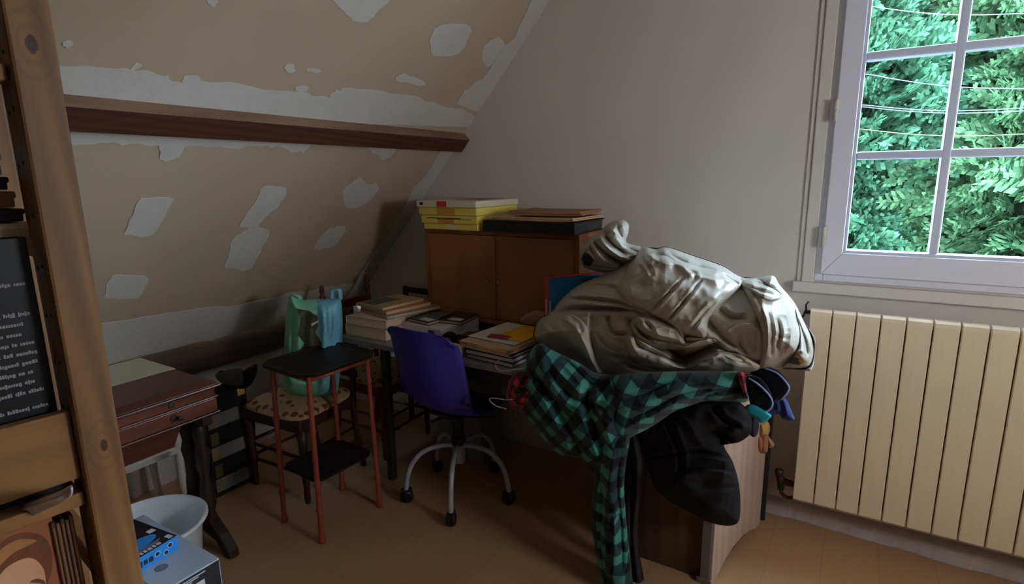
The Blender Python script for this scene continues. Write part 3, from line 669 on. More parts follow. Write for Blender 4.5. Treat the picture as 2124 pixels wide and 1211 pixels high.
# front roll, hems and the left lobe
lr = over('front_roll', [(1300,702),(1314,698),(1330,720),(1372,738),(1418,752),(1452,740),(1490,728),(1530,734),(1560,748),(1578,760),(1560,778),(1480,778),(1400,777),(1345,764),(1310,738)], (1430, 762),
  [([(1330,742),(1420,764),(1540,762)], 'r', 8, .012), ([(1490,730),(1520,748),(1560,756)], 'c', 4, .012), ([(1440,748),(1470,752),(1500,742)], 'c', 4, .012)], .05, .01, 16)
over('pocket_flap', [(1310,664),(1330,656),(1360,660),(1402,676),(1422,676),(1424,708),(1470,702),(1486,708),(1460,716),(1425,722),(1385,726),(1345,714),(1314,690)], (1370, 696),
  [([(1318,668),(1330,690),(1372,706),(1425,716)], 'c', 5, .03), ([(1345,688),(1372,680),(1400,684)], 'r', 5, .02), ([(1402,680),(1414,698),(1420,710)], 'c', 3, .014), ([(1335,665),(1350,680),(1360,700)], 'c', 4, .016)], .035, .012, 10)
over('lobe', [(1140,650),(1168,648),(1196,656),(1216,676),(1228,716),(1240,752),(1252,780),(1230,782),(1190,754),(1150,734),(1112,710),(1106,690),(1116,664)], (1172, 706),
  [([(1150,656),(1186,672),(1212,712),(1232,764)], 'r', 6, .02), ([(1135,668),(1165,704),(1205,744)], 'c', 6, .012), ([(1180,654),(1200,668),(1208,690)], 'c', 4, .018), ([(1196,700),(1214,740),(1232,772)], 'c', 4, .014)], .045, .0, 24)
tp.patch('lining', [(1372,726),(1400,722),(1440,712),(1466,710),(1470,718),(1444,732),(1416,744)], m_lining, tarp, .012)
tp.patch('tube_opening', [(1632,752),(1644,743),(1664,741),(1668,750),(1656,757)], m_blk, tarp, .047)
tp.patch('buckle', [(1656,745),(1665,743),(1668,751),(1661,755)], M('ochre_plastic', (190, 130, 50), .5), tarp, .05)

# garments between heap and desk -------------------------------------------------
m_green = plaid('green_check_flannel', (70, 150, 138), (38, 66, 72), (14, 18, 24), .080)
m_redp = plaid('red_check_flannel', (196, 40, 54), (110, 26, 36), (18, 12, 16), .05)
gs = thing('checked_shirt', 'green and black checked flannel shirt hanging over the desk front', 'shirt', tuple(on(1260, 900, 1, 1.75)))
ys1 = lambda P: 1.80 - .0 * P[:, 0]
def warpf(vs): return np.stack([.006*np.sin(vs[:, 2]*14 + vs[:, 0]*5), .006*np.sin(vs[:, 0]*12)], 1)
Puff([(1118,712),(1150,728),(1200,752),(1240,775),(1300,780),(1330,800),(1338,850),(1312,890),(1300,940),(1285,985),(1262,1015),(1243,1008),(1222,972),(1198,948),(1165,944),(1135,922),(1105,880),(1078,852),(1066,820),(1082,780),(1094,740)], (1210, 850), 1.80, .085, .03, 60,
     [([(1085,770),(1120,790),(1160,850),(1215,960)], 'c', 9, .03), ([(1130,760),(1165,800),(1200,830),(1260,850)], 'c', 8, .03), ([(1225,790),(1218,840),(1240,900),(1262,960)], 'c', 9, .035), ([(1100,830),(1140,880),(1200,920)], 'r', 10, .02), ([(1170,740),(1220,790),(1250,800)], 'c', 6, .025), ([(1250,870),(1275,900),(1280,950)], 'r', 12, .02), ([(1100,740),(1130,760),(1150,790)], 'r', 8, .015)],
     [(40, .03, 11), (18, .01, 12)], 60, 240).build('torso', m_green, gs, uvrot=.62, warp=warpf)
Puff([(1290,776),(1400,770),(1490,770),(1538,772),(1543,800),(1552,832),(1500,833),(1462,832),(1436,840),(1400,853),(1360,880),(1318,902),(1290,915),(1262,900),(1256,850),(1262,800)], (1370, 828), lambda P: 1.79 + .0003*(P[:, 0]-1300), .085, .03, 40,
     [([(1300,870),(1350,850),(1420,815),(1500,806),(1545,803)], 'c', 6, .02), ([(1270,830),(1330,820),(1400,790)], 'c', 8, .02), ([(1450,836),(1480,815),(1530,812)], 'c', 4, .015), ([(1280,895),(1340,868),(1400,835)], 'r', 8, .012)],
     [(40, .02, 13), (18, .008, 14)], 46, 220).build('sleeve', m_green, gs, uvrot=.33, warp=warpf)
Puff([(1238,930),(1262,905),(1290,900),(1306,906),(1300,950),(1295,1000),(1297,1050),(1302,1110),(1308,1160),(1314,1225),(1316,1252),(1280,1256),(1250,1250),(1246,1215),(1238,1160),(1228,1100),(1226,1050),(1232,1000)], (1266, 1075), 1.765, .065, .05, 38,
     [([(1240,960),(1250,1040),(1244,1120),(1262,1230)], 'c', 7, .018), ([(1290,930),(1280,1000),(1288,1090),(1292,1190)], 'c', 7, .02), ([(1232,1060),(1262,1075),(1296,1062)], 'c', 6, .012), ([(1240,1140),(1270,1130),(1302,1140)], 'c', 6, .012), ([(1242,1188),(1280,1192),(1308,1184)], 'r', 5, .012), ([(1270,950),(1275,1080),(1270,1200)], 'r', 9, .012)],
     [(30, .014, 15), (14, .006, 16)], 60, 200).build('sleeve', m_green, gs, uvrot=.05, warp=warpf)
rsh = thing('checked_shirt', 'red and black checked shirt cuff bunched under the green shirt', 'shirt', tuple(on(1080, 840, 1, 1.77)))
Puff([(1052,808),(1060,782),(1082,770),(1112,774),(1124,800),(1110,832),(1084,850),(1060,842),(1050,826)], (1086, 812), 1.80, .07, .03, 28, [([(1055,800),(1085,806),(1110,796)], 'c', 5, .02), ([(1060,835),(1085,815),(1105,790)], 'c', 4, .015), ([(1066,790),(1080,820),(1082,842)], 'r', 5, .012)], [(16, .012, 21)], 30, 110).build('cuff', m_redp, rsh, uvrot=.3)
Puff([(1530,774),(1544,774),(1548,800),(1552,826),(1544,822),(1538,804)], (1541, 798), 1.795, .03, .03, 8, [], [], 12, 50).build('sleeve_lining', m_redp, rsh, uvrot=.1)
m_blkc = M('black_cotton', (30, 28, 30), .9, .15, 30, .2, 200, spec=.12)
m_dgr = M('charcoal_cotton', (46, 42, 42), .9, .15, 30, .2, 200, spec=.12)
jk = thing('jacket', 'black jacket with rounded hood hanging from the desk corner', 'jacket', tuple(on(1440, 1080, 1, 1.84)))
Puff([(1318,880),(1350,860),(1400,842),(1450,830),(1520,830),(1548,846),(1560,872),(1556,900),(1530,918),(1512,912),(1494,900),(1504,930),(1520,958),(1532,1000),(1536,1040),(1534,1075),(1524,1088),(1500,1090),(1462,1080),(1430,1062),(1390,1040),(1360,1012),(1345,975),(1332,930)], (1425, 935), 1.87, .075, .05, 42,
     [([(1375,850),(1398,905),(1412,950),(1405,1000)], 'c', 6, .02), ([(1340,950),(1400,942),(1450,938),(1520,952)], 'c', 4, .016), ([(1388,1005),(1420,980),(1470,972),(1530,985)], 's', 5, .035, 90), ([(1480,840),(1500,870),(1540,890)], 'c', 6, .02), ([(1430,1000),(1470,1010),(1530,1010)], 'c', 5, .008), ([(1500,905),(1530,890),(1552,880)], 'r', 7, .02), ([(1400,850),(1430,880),(1460,930)], 'r', 8, .01)],
     [(46, .04, 31), (20, .016, 32)], 56, 240).build('body', m_blkc, jk)
tr2 = Puff([(1296,905),(1318,888),(1334,920),(1340,960),(1336,1010),(1326,1060),(1322,1110),(1328,1160),(1336,1215),(1340,1250),(1300,1252),(1292,1100),(1290,1000)], (1312, 1060), 1.86, .05, .03, 26, [([(1306,910),(1312,1000),(1308,1120),(1318,1230)], 'c', 5, .014), ([(1325,930),(1322,1000),(1318,1100)], 'r', 6, .01)], [(24, .012, 33)], 46, 140)
place(tag(tr2.build('trousers', m_dgr), 'charcoal trouser leg hanging behind the green checked sleeve', 'trousers'), tuple(on(1320, 1240, 1, 1.86)))
m_navy = M('navy_fleece', (9, 10, 22), .9, .15, 40, .3, 260, spec=.1, sheen=.1); m_navy2 = M('blue_jersey', (40, 54, 108), .85, .12, 30, spec=.2, sheen=.1); m_pipe = M('pale_blue_hem', (128, 144, 190), .8)
nv = thing('fleece_vest', 'navy fleece vest with pale piping at the right desk corner', 'vest', tuple(on(1600, 870, 1, 1.98)))
pv1 = Puff([(1545,784),(1570,780),(1592,800),(1604,832),(1600,848),(1580,862),(1560,846),(1550,815)], (1574, 820), 1.92, .025, .03, 9, [], [(20, .006, 41)], 24, 110)
pv1.build('front_panel', m_navy, nv)
pv2 = Puff([(1556,772),(1590,760),(1618,772),(1636,796),(1638,812),(1622,830),(1602,834),(1590,808),(1572,786)], (1604, 798), 1.98, .03, .03, 9, [], [(20, .006, 42)], 24, 110)
pv2.build('back_panel', m_navy, nv)
def piping(pf_, pts, w=.0035):
    C = np.array(spline([np.array(p, float) for p in pts], 6)); V = pf_.lift(C, pf_.front(C) + .004); mesh('piping', MB().tube([tuple(v) for v in V], w, 6), m_pipe, nv, smooth=True)
piping(pv1, [(1552,784),(1574,798),(1594,818),(1602,834),(1597,848),(1580,859)]); piping(pv2, [(1585,764),(1612,774),(1634,798),(1634,812),(1620,828)])
js = Puff([(1590,828),(1618,818),(1632,830),(1640,848),(1648,868),(1640,873),(1622,868),(1618,858),(1600,862),(1578,858)], (1612, 846), 2.02, .03, .03, 14, [([(1615,822),(1622,845),(1624,866)], 'c', 4, .012)], [(14, .008, 43)], 20, 90)
place(tag(js.build('jersey', m_navy2), 'blue jersey sleeve hanging beside the radiator end', 'jersey'), tuple(on(1612, 870, 1, 2.02)))
tl = Puff([(1545,844),(1560,838),(1584,850),(1600,862),(1592,871),(1578,877),(1566,868),(1549,860)], (1572, 858), 1.90, .02, .02, 7, [], [(12, .006, 44)], 16, 70)
place(tag(tl.build('scarf', M('teal_cloth', (16, 140, 158), .8, .1, 30)), 'bright teal scrap of cloth below the navy vest', 'scarf'), tuple(on(1575, 874, 1, 1.97)))
gj = Puff([(1548,876),(1560,858),(1572,860),(1574,890),(1566,906),(1554,900)], (1562, 882), 2.0, .04, .03, 14, [], [(12, .008, 45)], 16, 70)
place(tag(gj.build('sock', M('dark_navy_knit', (40, 38, 58), .9, .15, 30)), 'dark navy sock tucked beside the tan leather belt', 'sock'), tuple(on(1562, 905, 1, 2.0)))
blt = thing('leather_strap', 'tan leather strap with brown end hanging over the dark desk leg', 'strap', tuple(on(1588, 938, 1, 2.42)))
Puff([(1562,868),(1580,872),(1594,876),(1597,892),(1590,906),(1574,908),(1568,894)], (1580, 890), 2.40, .05, .03, 16, [([(1578,872),(1582,890),(1580,908)], 'r', 5, .012)], [], 18, 70).build('strap', M('tan_leather', (186, 148, 96), .5, .12, 20), blt)
Puff([(1568,904),(1592,900),(1593,925),(1590,939),(1574,938),(1566,926)], (1580, 920), 2.39, .05, .03, 14, [([(1580,904),(1582,920),(1580,938)], 'c', 4, .008)], [], 18, 70).build('end_piece', M('brown_leather', (158, 104, 76), .5, .12, 20), blt)
Puff([(1590,902),(1597,908),(1606,920),(1603,928),(1593,926)], (1597, 916), 2.42, .03, .02, 8, [], [], 12, 50).build('tip', M('rose_leather', (176, 130, 112), .5, .1, 20), blt)

# ================================================================== BLUE SWIVEL CHAIR
m_blue = M('blue_plastic', (52, 46, 150), .32, .05, 5, spec=.5); m_steel = M('grey_steel_tube', (160, 164, 176), .32, .05, 20, metal=.15); m_cast = M('caster_black', (10, 10, 11), .5)
CR = math.radians(-4)
sc_ = thing('swivel_chair', 'blue plastic shell office chair on five casters at the desk', 'chair', (-1.53, 1.975, 0), CR)
# shell: back then seat, one moulded sheet (local: +y towards the desk)
rows = [(.41, .008, .15), (.405, .10, .22), (.40, .17, .225), (.435, .20, .215)]
net = []
prof = [(-.272, .885, .165, .02), (-.268, .87, .19, .03), (-.255, .80, .205, .045), (-.236, .70, .21, .05), (-.212, .60, .212, .045), (-.175, .515, .21, .03), (-.10, .462, .207, .012), (.0, .45, .205, .01), (.12, .462, .205, .012), (.185, .455, .195, .01), (.205, .43, .17, .0)]
prof = [np.array(p) for p in spline(prof, 5)]; nu = 25; vs = []
for (py, pz, hw, cup) in prof:
    for k in range(nu):
        a = k/(nu-1)*2-1; e = abs(a)**2.4
        vs.append((a*hw, py + (cup*1.3*e if pz > .52 else 0), pz + (0 if pz > .52 else cup*3*e) - (.022*abs(a)**5 if pz > .84 else 0)))
fs = [(i*nu+k, i*nu+k+1, (i+1)*nu+k+1, (i+1)*nu+k) for i in range(len(prof)-1) for k in range(nu-1)]
mesh('shell', MB().add(vs, fs), m_blue, sc_, smooth=True, solid=.006, world=False)
mesh('seat_plate', MB().box(-.09, .09, -.1, .1, .43, .445).box(-.012, .012, -.19, -.1, .432, .442), m_dark, sc_, bevel=.004, world=False)
mesh('gas_column', MB().lathe([(.032, .26), (.034, .30), (.026, .31), (.026, .38), (.04, .40), (.04, .43)], (0, 0, 0), 18), m_cast, sc_, smooth=False, world=False)
mesh('tilt_lever', MB().tube([(.03, 0, .41), (.10, .04, .405), (.15, .08, .41)], .006), m_cast, sc_, smooth=True, world=False)
mesh('hub', MB().lathe([(.028, .17), (.03, .20), (.03, .262), (.024, .27)], (0, 0, 0), 18), m_steel, sc_, world=False)
leg0 = None; angs = [-58, 14, 86, 158, 230]
for k, adeg in enumerate(angs):
    a = math.radians(adeg)
    R0 = .255
    if leg0 is None:
        P = spline([(.02, 0, .258), (.10, 0, .262), (.17, 0, .242), (.222, 0, .19), (.245, 0, .13), (R0, 0, .07), (R0, 0, .055)], 6)
        leg0 = mesh('leg', MB().tube(P, .0115, 12), m_steel, sc_, smooth=True, world=False)
        cst = MB().lathe([(0, -.022), (.022, -.022), (.030, -.016), (.031, -.004), (.026, -.002), (.026, .002), (.031, .004), (.030, .016), (.022, .022), (0, .022)], (R0, 0, .031), 20, axis=1).rbox((R0, 0, .05), (.05, .03, .03))
        cas0 = mesh('caster', cst, m_cast, leg0, bevel=.004, world=False)
        leg0.rotation_euler.z = a
    else:
        o = leg0.copy(); COL.objects.link(o); o.parent = sc_; o.rotation_euler.z = a
        q = cas0.copy(); COL.objects.link(q); q.parent = o

# ================================================================== BAMBOO SIDE TABLE
m_bam = M('red_bamboo', (140, 60, 42), .4, .22, 24, spec=.45); m_lac = M('black_lacquer', (28, 21, 21), .55, .3, 14, spec=.25)
BX, BY = -1.935, 1.545
bt = thing('side_table', 'small red bamboo side table with black tray top', 'table', (BX, BY, 0), -.06)
for (sx, sy) in ((-1, -1), (1, -1), (1, 1), (-1, 1)):
    prof_ = []; zz = 0; nod = [.03, .15, .26, .38, .50, .62]
    for i in range(60):
        zz = i/59*.735; r = .0115 - .002*zz
        r += sum(.005*math.exp(-((zz-n_)/.006)**2) for n_ in nod)
        if zz < .02: r += .004
        prof_.append((r, zz))
    L = MB().lathe(prof_, (0, 0, 0), 12)
    bx_, by_ = sx*.135, sy*.16; tx, ty = sx*.125, sy*.15
    L.v = [(v[0] + bx_ + (tx-bx_)*v[2]/.735, v[1] + by_ + (ty-by_)*v[2]/.735, v[2]) for v in L.v]
    mesh('leg', L, m_bam, bt, smooth=True, world=False)
def tray(hx, hy, z, rim, ch):
    o = [(-hx+ch,-hy),(hx-ch,-hy),(hx,-hy+ch),(hx,hy-ch),(hx-ch,hy),(-hx+ch,hy),(-hx,hy-ch),(-hx,-hy+ch)]
    sc = lambda f, zz: [(x*f[0], y*f[1], zz) for x, y in o]
    mb = MB(); lo = sc((.97, .97), z); hi = sc((1, 1), z + rim); hi2 = sc(((hx-.012)/hx, (hy-.012)/hy), z + rim); inn = sc(((hx-.02)/hx, (hy-.02)/hy), z + .008)
    vs = lo + hi + hi2 + inn; fs = [tuple(range(7, -1, -1)), tuple(range(24, 32))]
    for r in range(3): fs += [(r*8+k, r*8+(k+1)%8, (r+1)*8+(k+1)%8, (r+1)*8+k) for k in range(8)]
    return mb.add(vs, fs)
mesh('tray_top', tray(.168, .20, .735, .016, .05), m_lac, bt, bevel=.003, world=False)
mesh('shelf', tray(.128, .158, .262, .012, .03), m_lac, bt, bevel=.003, world=False)
for (a, b_) in (((-.125, -.15), (.125, -.15)), ((-.125, .15), (.125, .15)), ((-.125, -.15), (-.125, .15)), ((.125, -.15), (.125, .15))):
    mesh('rail', MB().tube([(a[0], a[1], .715), (b_[0], b_[1], .715)], .008), m_bam, bt, smooth=True, world=False)

# ================================================================== UPHOLSTERED CHAIRS
m_mah = wood('mahogany_red', (104, 44, 36), (70, 28, 24), 2, 12, .4); m_dk = wood('dark_walnut', (58, 34, 26), (36, 22, 18), 2, 12, .45)
def pattern_mat():
    m, nt, b = nodes('leaf_tapestry'); tc = N(nt, 'ShaderNodeTexCoord'); vo = N(nt, 'ShaderNodeTexVoronoi', i_Scale=21.0); nt.links.new(tc.outputs['Object'], vo.inputs[0])
    vo.inputs['Randomness'].default_value = .55
    d = mth(nt, 'LESS_THAN', vo.outputs['Distance'], .36); c = mixc(nt, d, lin((176, 148, 108)), lin((80, 44, 34)))
    nz = N(nt, 'ShaderNodeTexNoise', i_Scale=70.0); c = mixc(nt, mth(nt, 'MULTIPLY', nz.outputs[0], .5), c, lin((140, 104, 72)))
    nt.links.new(c, b.inputs['Base Color']); b.inputs['Roughness'].default_value = .95; b.inputs['Specular IOR Level'].default_value = .1; return m
m_tap = pattern_mat()
def up_chair(label, loc, rz, wood_m, bh):
    o = thing('upholstered_chair', label, 'chair', loc, rz)
    w0, w1, d_, hs = .215, .185, .20, .42
    # cushion: rounded trapezoid dome (front = -y)
    n = 48; vs = []; fs = []; rings = 7
    for i in range(rings + 1):
        t_ = i / rings
        for k in range(n):
            a = 2*math.pi*k/n; cx_, sy_ = math.cos(a), math.sin(a); e = .42
            x = math.copysign(abs(cx_)**e, cx_); y = math.copysign(abs(sy_)**e, sy_)
            hw = w1 + (w0-w1)*(.5-.5*y)
            if i == 0: f_, zz = 1, hs
            else: f_ = math.cos((t_-1/rings)*math.pi/2*.98)**.5 if i > 1 else 1.01; zz = hs + .02 + .035*(1-f_**3) if i > 1 else hs + .018
            vs.append((x*hw*f_, y*d_*f_, zz))
    for i in range(rings):
        for k in range(n): fs.append((i*n+k, i*n+(k+1) % n, (i+1)*n+(k+1) % n, (i+1)*n+k))
    fs.append(tuple(range(rings*n, rings*n+n)))
    mesh('seat_cushion', MB().add(vs, fs), m_tap, o, smooth=True, world=False)
    mesh('seat_rail', MB().hexa([(-w0+.01,-d_+.01,hs-.06),(w0-.01,-d_+.01,hs-.06),(w1-.01,d_-.005,hs-.06),(-w1+.01,d_-.005,hs-.06)], [(-w0+.01,-d_+.01,hs),(w0-.01,-d_+.01,hs),(w1-.01,d_-.005,hs),(-w1+.01,d_-.005,hs)]), wood_m, o, bevel=.006, world=False)
    for sx in (-1, 1):
        mesh('leg', MB().lathe([(.012, 0), (.016, .02), (.014, .08), (.02, .16), (.015, .2), (.022, .3), (.024, .37)], (sx*(w0-.03), -d_+.035, 0), 14), wood_m, o, smooth=True, world=False)
        mesh('back_post', MB().tube(spline([(sx*(w1-.02), d_+.03, 0), (sx*(w1-.02), d_-.01, .25), (sx*(w1-.02), d_-.01, .45), (sx*(w1-.015), d_+.02, .7), (sx*(w1-.01), d_+.04, bh)], 6), [.016]*13 + [.015]*12, 10).lathe([(.013, 0), (.018, .015), (.01, .03), (.015, .045), (.012, .07), (0, .085)], (sx*(w1-.01), d_+.04, bh - .005), 12), wood_m, o, smooth=True, world=False)
    for z_, h_, yy in ((bh - .06, .05, d_+.034), (bh - .22, .04, d_+.015)):
        mesh('back_rail', MB().box(-w1+.01, w1-.01, yy-.009, yy+.009, z_-h_/2, z_+h_/2), wood_m, o, bevel=.005, world=False)
    for z_ in (.14, .22):
        mesh('stretcher', MB().tube([(-w0+.03, -d_+.04, z_), (w0-.03, -d_+.04, z_)], .008), wood_m, o, smooth=True, world=False)
        for sx in (-1, 1): mesh('stretcher', MB().tube([(sx*(w0-.03), -d_+.04, z_ + .02), (sx*(w1-.02), d_, z_ + .02)], .008), wood_m, o, smooth=True, world=False)
    return o
up_chair('wooden chair with leaf patterned seat carrying the green carrier bag', (-2.30, 1.70, 0), .05, m_dk, .74)
up_chair('red wooden chair with patterned seat tucked at the left desk end', (-2.255, 2.22, 0), math.pi/2 + .04, m_mah, .86)
# dark chair frame standing behind the desk against the wall
cf = thing('folding_chair', 'dark wooden chair back standing between cabinet and wall corner', 'chair', (-2.12, 2.53, 0))
for x in (-2.315, -1.945): mesh('post', MB().box(x - .014, x + .014, 2.505, 2.53, 0, .865), m_dk, cf, bevel=.004)
for z_ in (.845, .66, .42): mesh('rail', MB().box(-2.302, -1.958, 2.508, 2.526, z_ - .017, z_ + .017), m_dk, cf, bevel=.004)
mesh('folded_seat', MB().box(-2.29, -1.97, 2.531, 2.553, .2, .55), m_dk, cf, bevel=.004)

# carrier bag on the chair
m_bagg = M('mint_plastic', (122, 190, 160), .4, .08, 10); m_bagb = M('sky_blue_plastic', (110, 176, 200), .4, .08, 10); m_map = M('olive_print', (66, 66, 48), .5, .1, 20)
bag = thing('carrier_bag', 'mint green and blue plastic carrier bag on the chair seat', 'bag', (-2.27, 1.72, .465))
bp = Puff([(598,622),(606,614),(622,622),(650,620),(680,620),(700,618),(708,626),(711,680),(708,740),(702,800),(694,821),(655,823),(615,820),(592,806),(588,770),(590,700),(594,650)], (652, 730), (lambda P: 1.64 + .16 * np.clip((P[:, 0] - 588) / 122, 0, 1)), .07, .07, 34,
          [([(668,625),(672,700),(668,818)], 'r', 6, .012), ([(690,630),(686,700),(692,790)], 'c', 5, .01), ([(610,640),(606,720),(615,800)], 'c', 6, .012), ([(640,640),(630,690),(640,760)], 'c', 6, .01), ([(600,780),(640,790),(690,780)], 'c', 5, .01), ([(676,640),(678,720),(675,800)], 'c', 3, .008), ([(700,640),(698,720),(700,790)], 'c', 3, .008)],
          [(26, .014, 51), (11, .005, 52)], 50, 200)
bp.build('body', m_bagg, bag)
bp.patch('blue_side', [(658,622),(680,621),(700,620),(706,628),(709,680),(706,740),(700,798),(692,817),(664,819),(658,780),(664,730),(660,680)], m_bagb, bag, .0015)
bp.patch('map_print', [(615,640),(640,644),(658,655),(660,668),(655,690),(668,712),(664,724),(650,728),(628,706),(618,695),(622,672),(624,655)], m_map, bag, .002)
bp.patch('map_print', [(625,722),(632,712),(645,714),(655,722),(645,730),(628,732)], m_map, bag, .002)
bp.patch('white_stroke', [(645,672),(660,664),(661,668),(647,676)], m_white, bag, .003)
for pts in ([(690,622),(691,604),(698,600),(705,603),(706,622)], [(602,618),(604,612),(612,610),(622,616),(624,624)]):
    V = [on(*p, 1, 1.64 + .16 * (p[0] - 588) / 122) for p in pts]; V2 = [v + np.array([.0, .004, 0]) for v in V]
    P = spline(V, 6); vs = []; 
    for p in P: vs += [tuple(p + np.array([0, -.012, 0])), tuple(p + np.array([.0, .012, 0]))]
    mesh('handle', MB().add(vs, [(2*i, 2*i+1, 2*i+3, 2*i+2) for i in range(len(P)-1)]), m_bagb if pts[0][0] > 650 else m_bagg, bag, smooth=True, solid=.003)

# ================================================================== SEWING TABLE
m_sew = wood('sewing_mahogany', (98, 48, 38), (66, 30, 26), 1, 9, .3, spec=.5); m_sewf = wood('sewing_walnut', (112, 64, 44), (82, 44, 34), 1, 9, .32, spec=.5); m_sewd = wood('sewing_dark', (52, 34, 28), (32, 22, 19), 2, 10, .45)
st = thing('sewing_table', 'antique dark wood sewing table with hinged lid and drawer', 'table', (-2.25, .88, 0))
SX0, SX1, SY0, SY1 = -2.40, -2.085, .56, 1.185
mesh('lid', MB().hexa([(SX0,SY0,.712),(SX1,SY0,.712),(SX1,SY1,.712),(SX0,SY1,.712)], [(SX0,SY0,.722),(SX1,SY0,.722),(SX1,SY1,.722),(SX0,SY1,.722)]).hexa([(SX0+.006,SY0+.006,.722),(SX1-.006,SY0+.006,.722),(SX1-.006,SY1-.006,.722),(SX0+.006,SY1-.006,.722)], [(SX0+.03,SY0+.03,.742),(SX1-.03,SY0+.03,.742),(SX1-.03,SY1-.03,.742),(SX0+.03,SY1-.03,.742)]), m_sew, st, bevel=.004)
cs = mesh('case', MB().box(SX0+.014, SX1-.018, SY0+.014, SY1-.018, .675, .712), m_sewf, st, bevel=.003)
mesh('moulding', MB().box(SX0+.008, SX1-.010, SY0+.008, SY1-.010, .668, .676), m_sew, st, bevel=.003)
dr = mesh('drawer', MB().box(SX0+.014, SX1-.016, SY0+.014, SY1-.016, .612, .667), m_sewf, st, bevel=.003)
mesh('moulding', MB().box(SX0+.008, SX1-.008, SY0+.008, SY1-.010, .604, .612), m_sew, st, bevel=.003)
m_brass = M('dull_brass', (70, 56, 44), .5, .2, 30, metal=.5)
for (z_, y_, par) in ((.694, 1.0, cs), (.644, 1.0, dr)):
    k = MB().lathe([(0, .004), (.011, .003), (.013, 0)], (SX1-.0155 if z_ < .68 else SX1-.0175, y_, z_), 14, axis=0); mesh('keyhole_plate', k, m_brass, par)
mesh('knob', MB().lathe([(.004, 0), (.005, .012), (.010, .018), (.008, .026), (0, .028)], (SX1-.014, 1.012, .642), 12, axis=0), m_brass, dr, smooth=True)
mesh('work_bin', MB().hexa([(SX0+.05,SY0+.12,.515),(SX1-.05,SY0+.12,.515),(SX1-.05,SY1-.18,.515),(SX0+.05,SY1-.18,.515)], [(SX0+.03,SY0+.09,.604),(SX1-.03,SY0+.09,.604),(SX1-.03,SY1-.15,.604),(SX0+.03,SY1-.15,.604)]), m_sew, st, bevel=.004)
for y_ in (SY0 + .05, SY1 - .055):
    for x_ in (-2.285, -2.185):
        mesh('leg', MB().lathe([(.02, .1), (.028, .13), (.02, .16), (.03, .2), (.026, .28), (.016, .33), (.022, .37), (.03, .42), (.02, .46), (.026, .5), (.024, .604)], (x_, y_, 0), 16), m_sewd, st, smooth=True)
    mesh('leg_plate', MB().box(-2.36, -2.115, y_ - .02, y_ + .02, .555, .604), m_sewd, st, bevel=.008)
    ol = [(-2.425, 0), (-2.385, 0), (-2.34, .05), (-2.235, .075), (-2.13, .05), (-2.085, 0), (-2.04, 0), (-2.045, .03), (-2.10, .09), (-2.16, .135), (-2.235, .15), (-2.31, .135), (-2.37, .09), (-2.42, .03)]
    mesh('foot', MB().prism([(x, y_ - .022, z_) for x, z_ in ol], (0, .044, 0)), m_sewd, st, bevel=.006)

# white painted side table behind it with a cream top
m_wp = M('white_paint_wood', (206, 200, 190), .5, .06, 10); m_ctop = M('cream_top', (222, 214, 188), .6, .05, 6)
wt = thing('side_table', 'white painted little table with cream top behind the sewing table', 'table', (-2.63, 1.02, 0))
mesh('top', MB().box(-2.775, -2.475, .82, 1.215, .690, .71), m_ctop, wt, bevel=.004)
mesh('apron', MB().box(-2.765, -2.485, .84, 1.205, .63, .69), m_wp, wt, bevel=.004)
for x_ in (-2.755, -2.50):
    for y_ in (.85, 1.195):
        mesh('leg', MB().tube(spline([(x_, y_, .66), (x_, y_, .4), (x_ - .008, y_, .2), (x_ + .006, y_ + .004, 0.0)], 6), [.019]*8 + [.017]*6 + [.015]*5, 10), m_wp, wt, smooth=True)
for x_ in (-2.755, -2.50): mesh('rail', MB().box(x_ - .012, x_ + .012, .86, 1.19, .318, .345), m_wp, wt, bevel=.003)

# checked blanket bag and dark tufted cushion beside the sewing table
m_bk = M('black_weave', (18, 17, 18), .95, .2, 60, .3, 200); m_gw = M('grey_weave', (110, 110, 108), .95, .2, 60, .3, 200); m_yw = M('yellow_weave', (170, 146, 84), .95, .2, 60, .3, 200)
pbg = thing('tote_bag', 'black grey and yellow checked woven bag standing behind the sewing table', 'bag', (-2.52, 1.47, 0))
px0 = -2.515
mesh('body', MB().hexa([(px0-.10,1.335,0),(px0,1.335,0),(px0,1.56,0),(px0-.10,1.56,0)], [(px0-.06,1.345,.54),(px0-.02,1.345,.54),(px0-.02,1.565,.54),(px0-.06,1.565,.54)]), m_bk, pbg, bevel=.012)
def onbag(y0_, y1_, z0_, z1_, mt, nm):
    xx = lambda z_: px0 - .02*z_/.54 + .0015
    L = [(xx(z0_), y0_ + .01*z0_, z0_), (xx(z0_), y1_ + .01*z0_, z0_), (xx(z1_), y1_ + .01*z1_, z1_), (xx(z1_), y0_ + .01*z1_, z1_)]
    mesh(nm, MB().prism(L, (.0015, 0, 0)), mt, pbg)
for z0_ in (.03, .19, .35): onbag(1.345, 1.55, z0_, z0_ + .065, m_gw, 'stripe')
for y0_ in (1.350, 1.508):
    for z0_ in (.03, .19, .35, .465): onbag(y0_, y0_ + .038, z0_, z0_ + .062, m_yw, 'yellow_check')
for y0_ in (1.350, 1.508):
    for z0_ in (.105, .265): onbag(y0_, y0_ + .038, z0_, z0_ + .062, M('olive_weave', (70, 64, 34), .95, .2, 60), 'olive_check')
cu = thing('cushion', 'grey and black tasselled cushion lying on the checked bag', 'cushion', (-2.54, 1.46, .54))
Puff([(447,776),(470,768),(500,764),(508,780),(504,800),(480,800),(455,792)], (480, 784), 1.45, .05, .05, 14, [], [(14, .008, 61)], 16, 80).build('pad', M('grey_felt', (74, 72, 72), .95, .2, 20), cu)
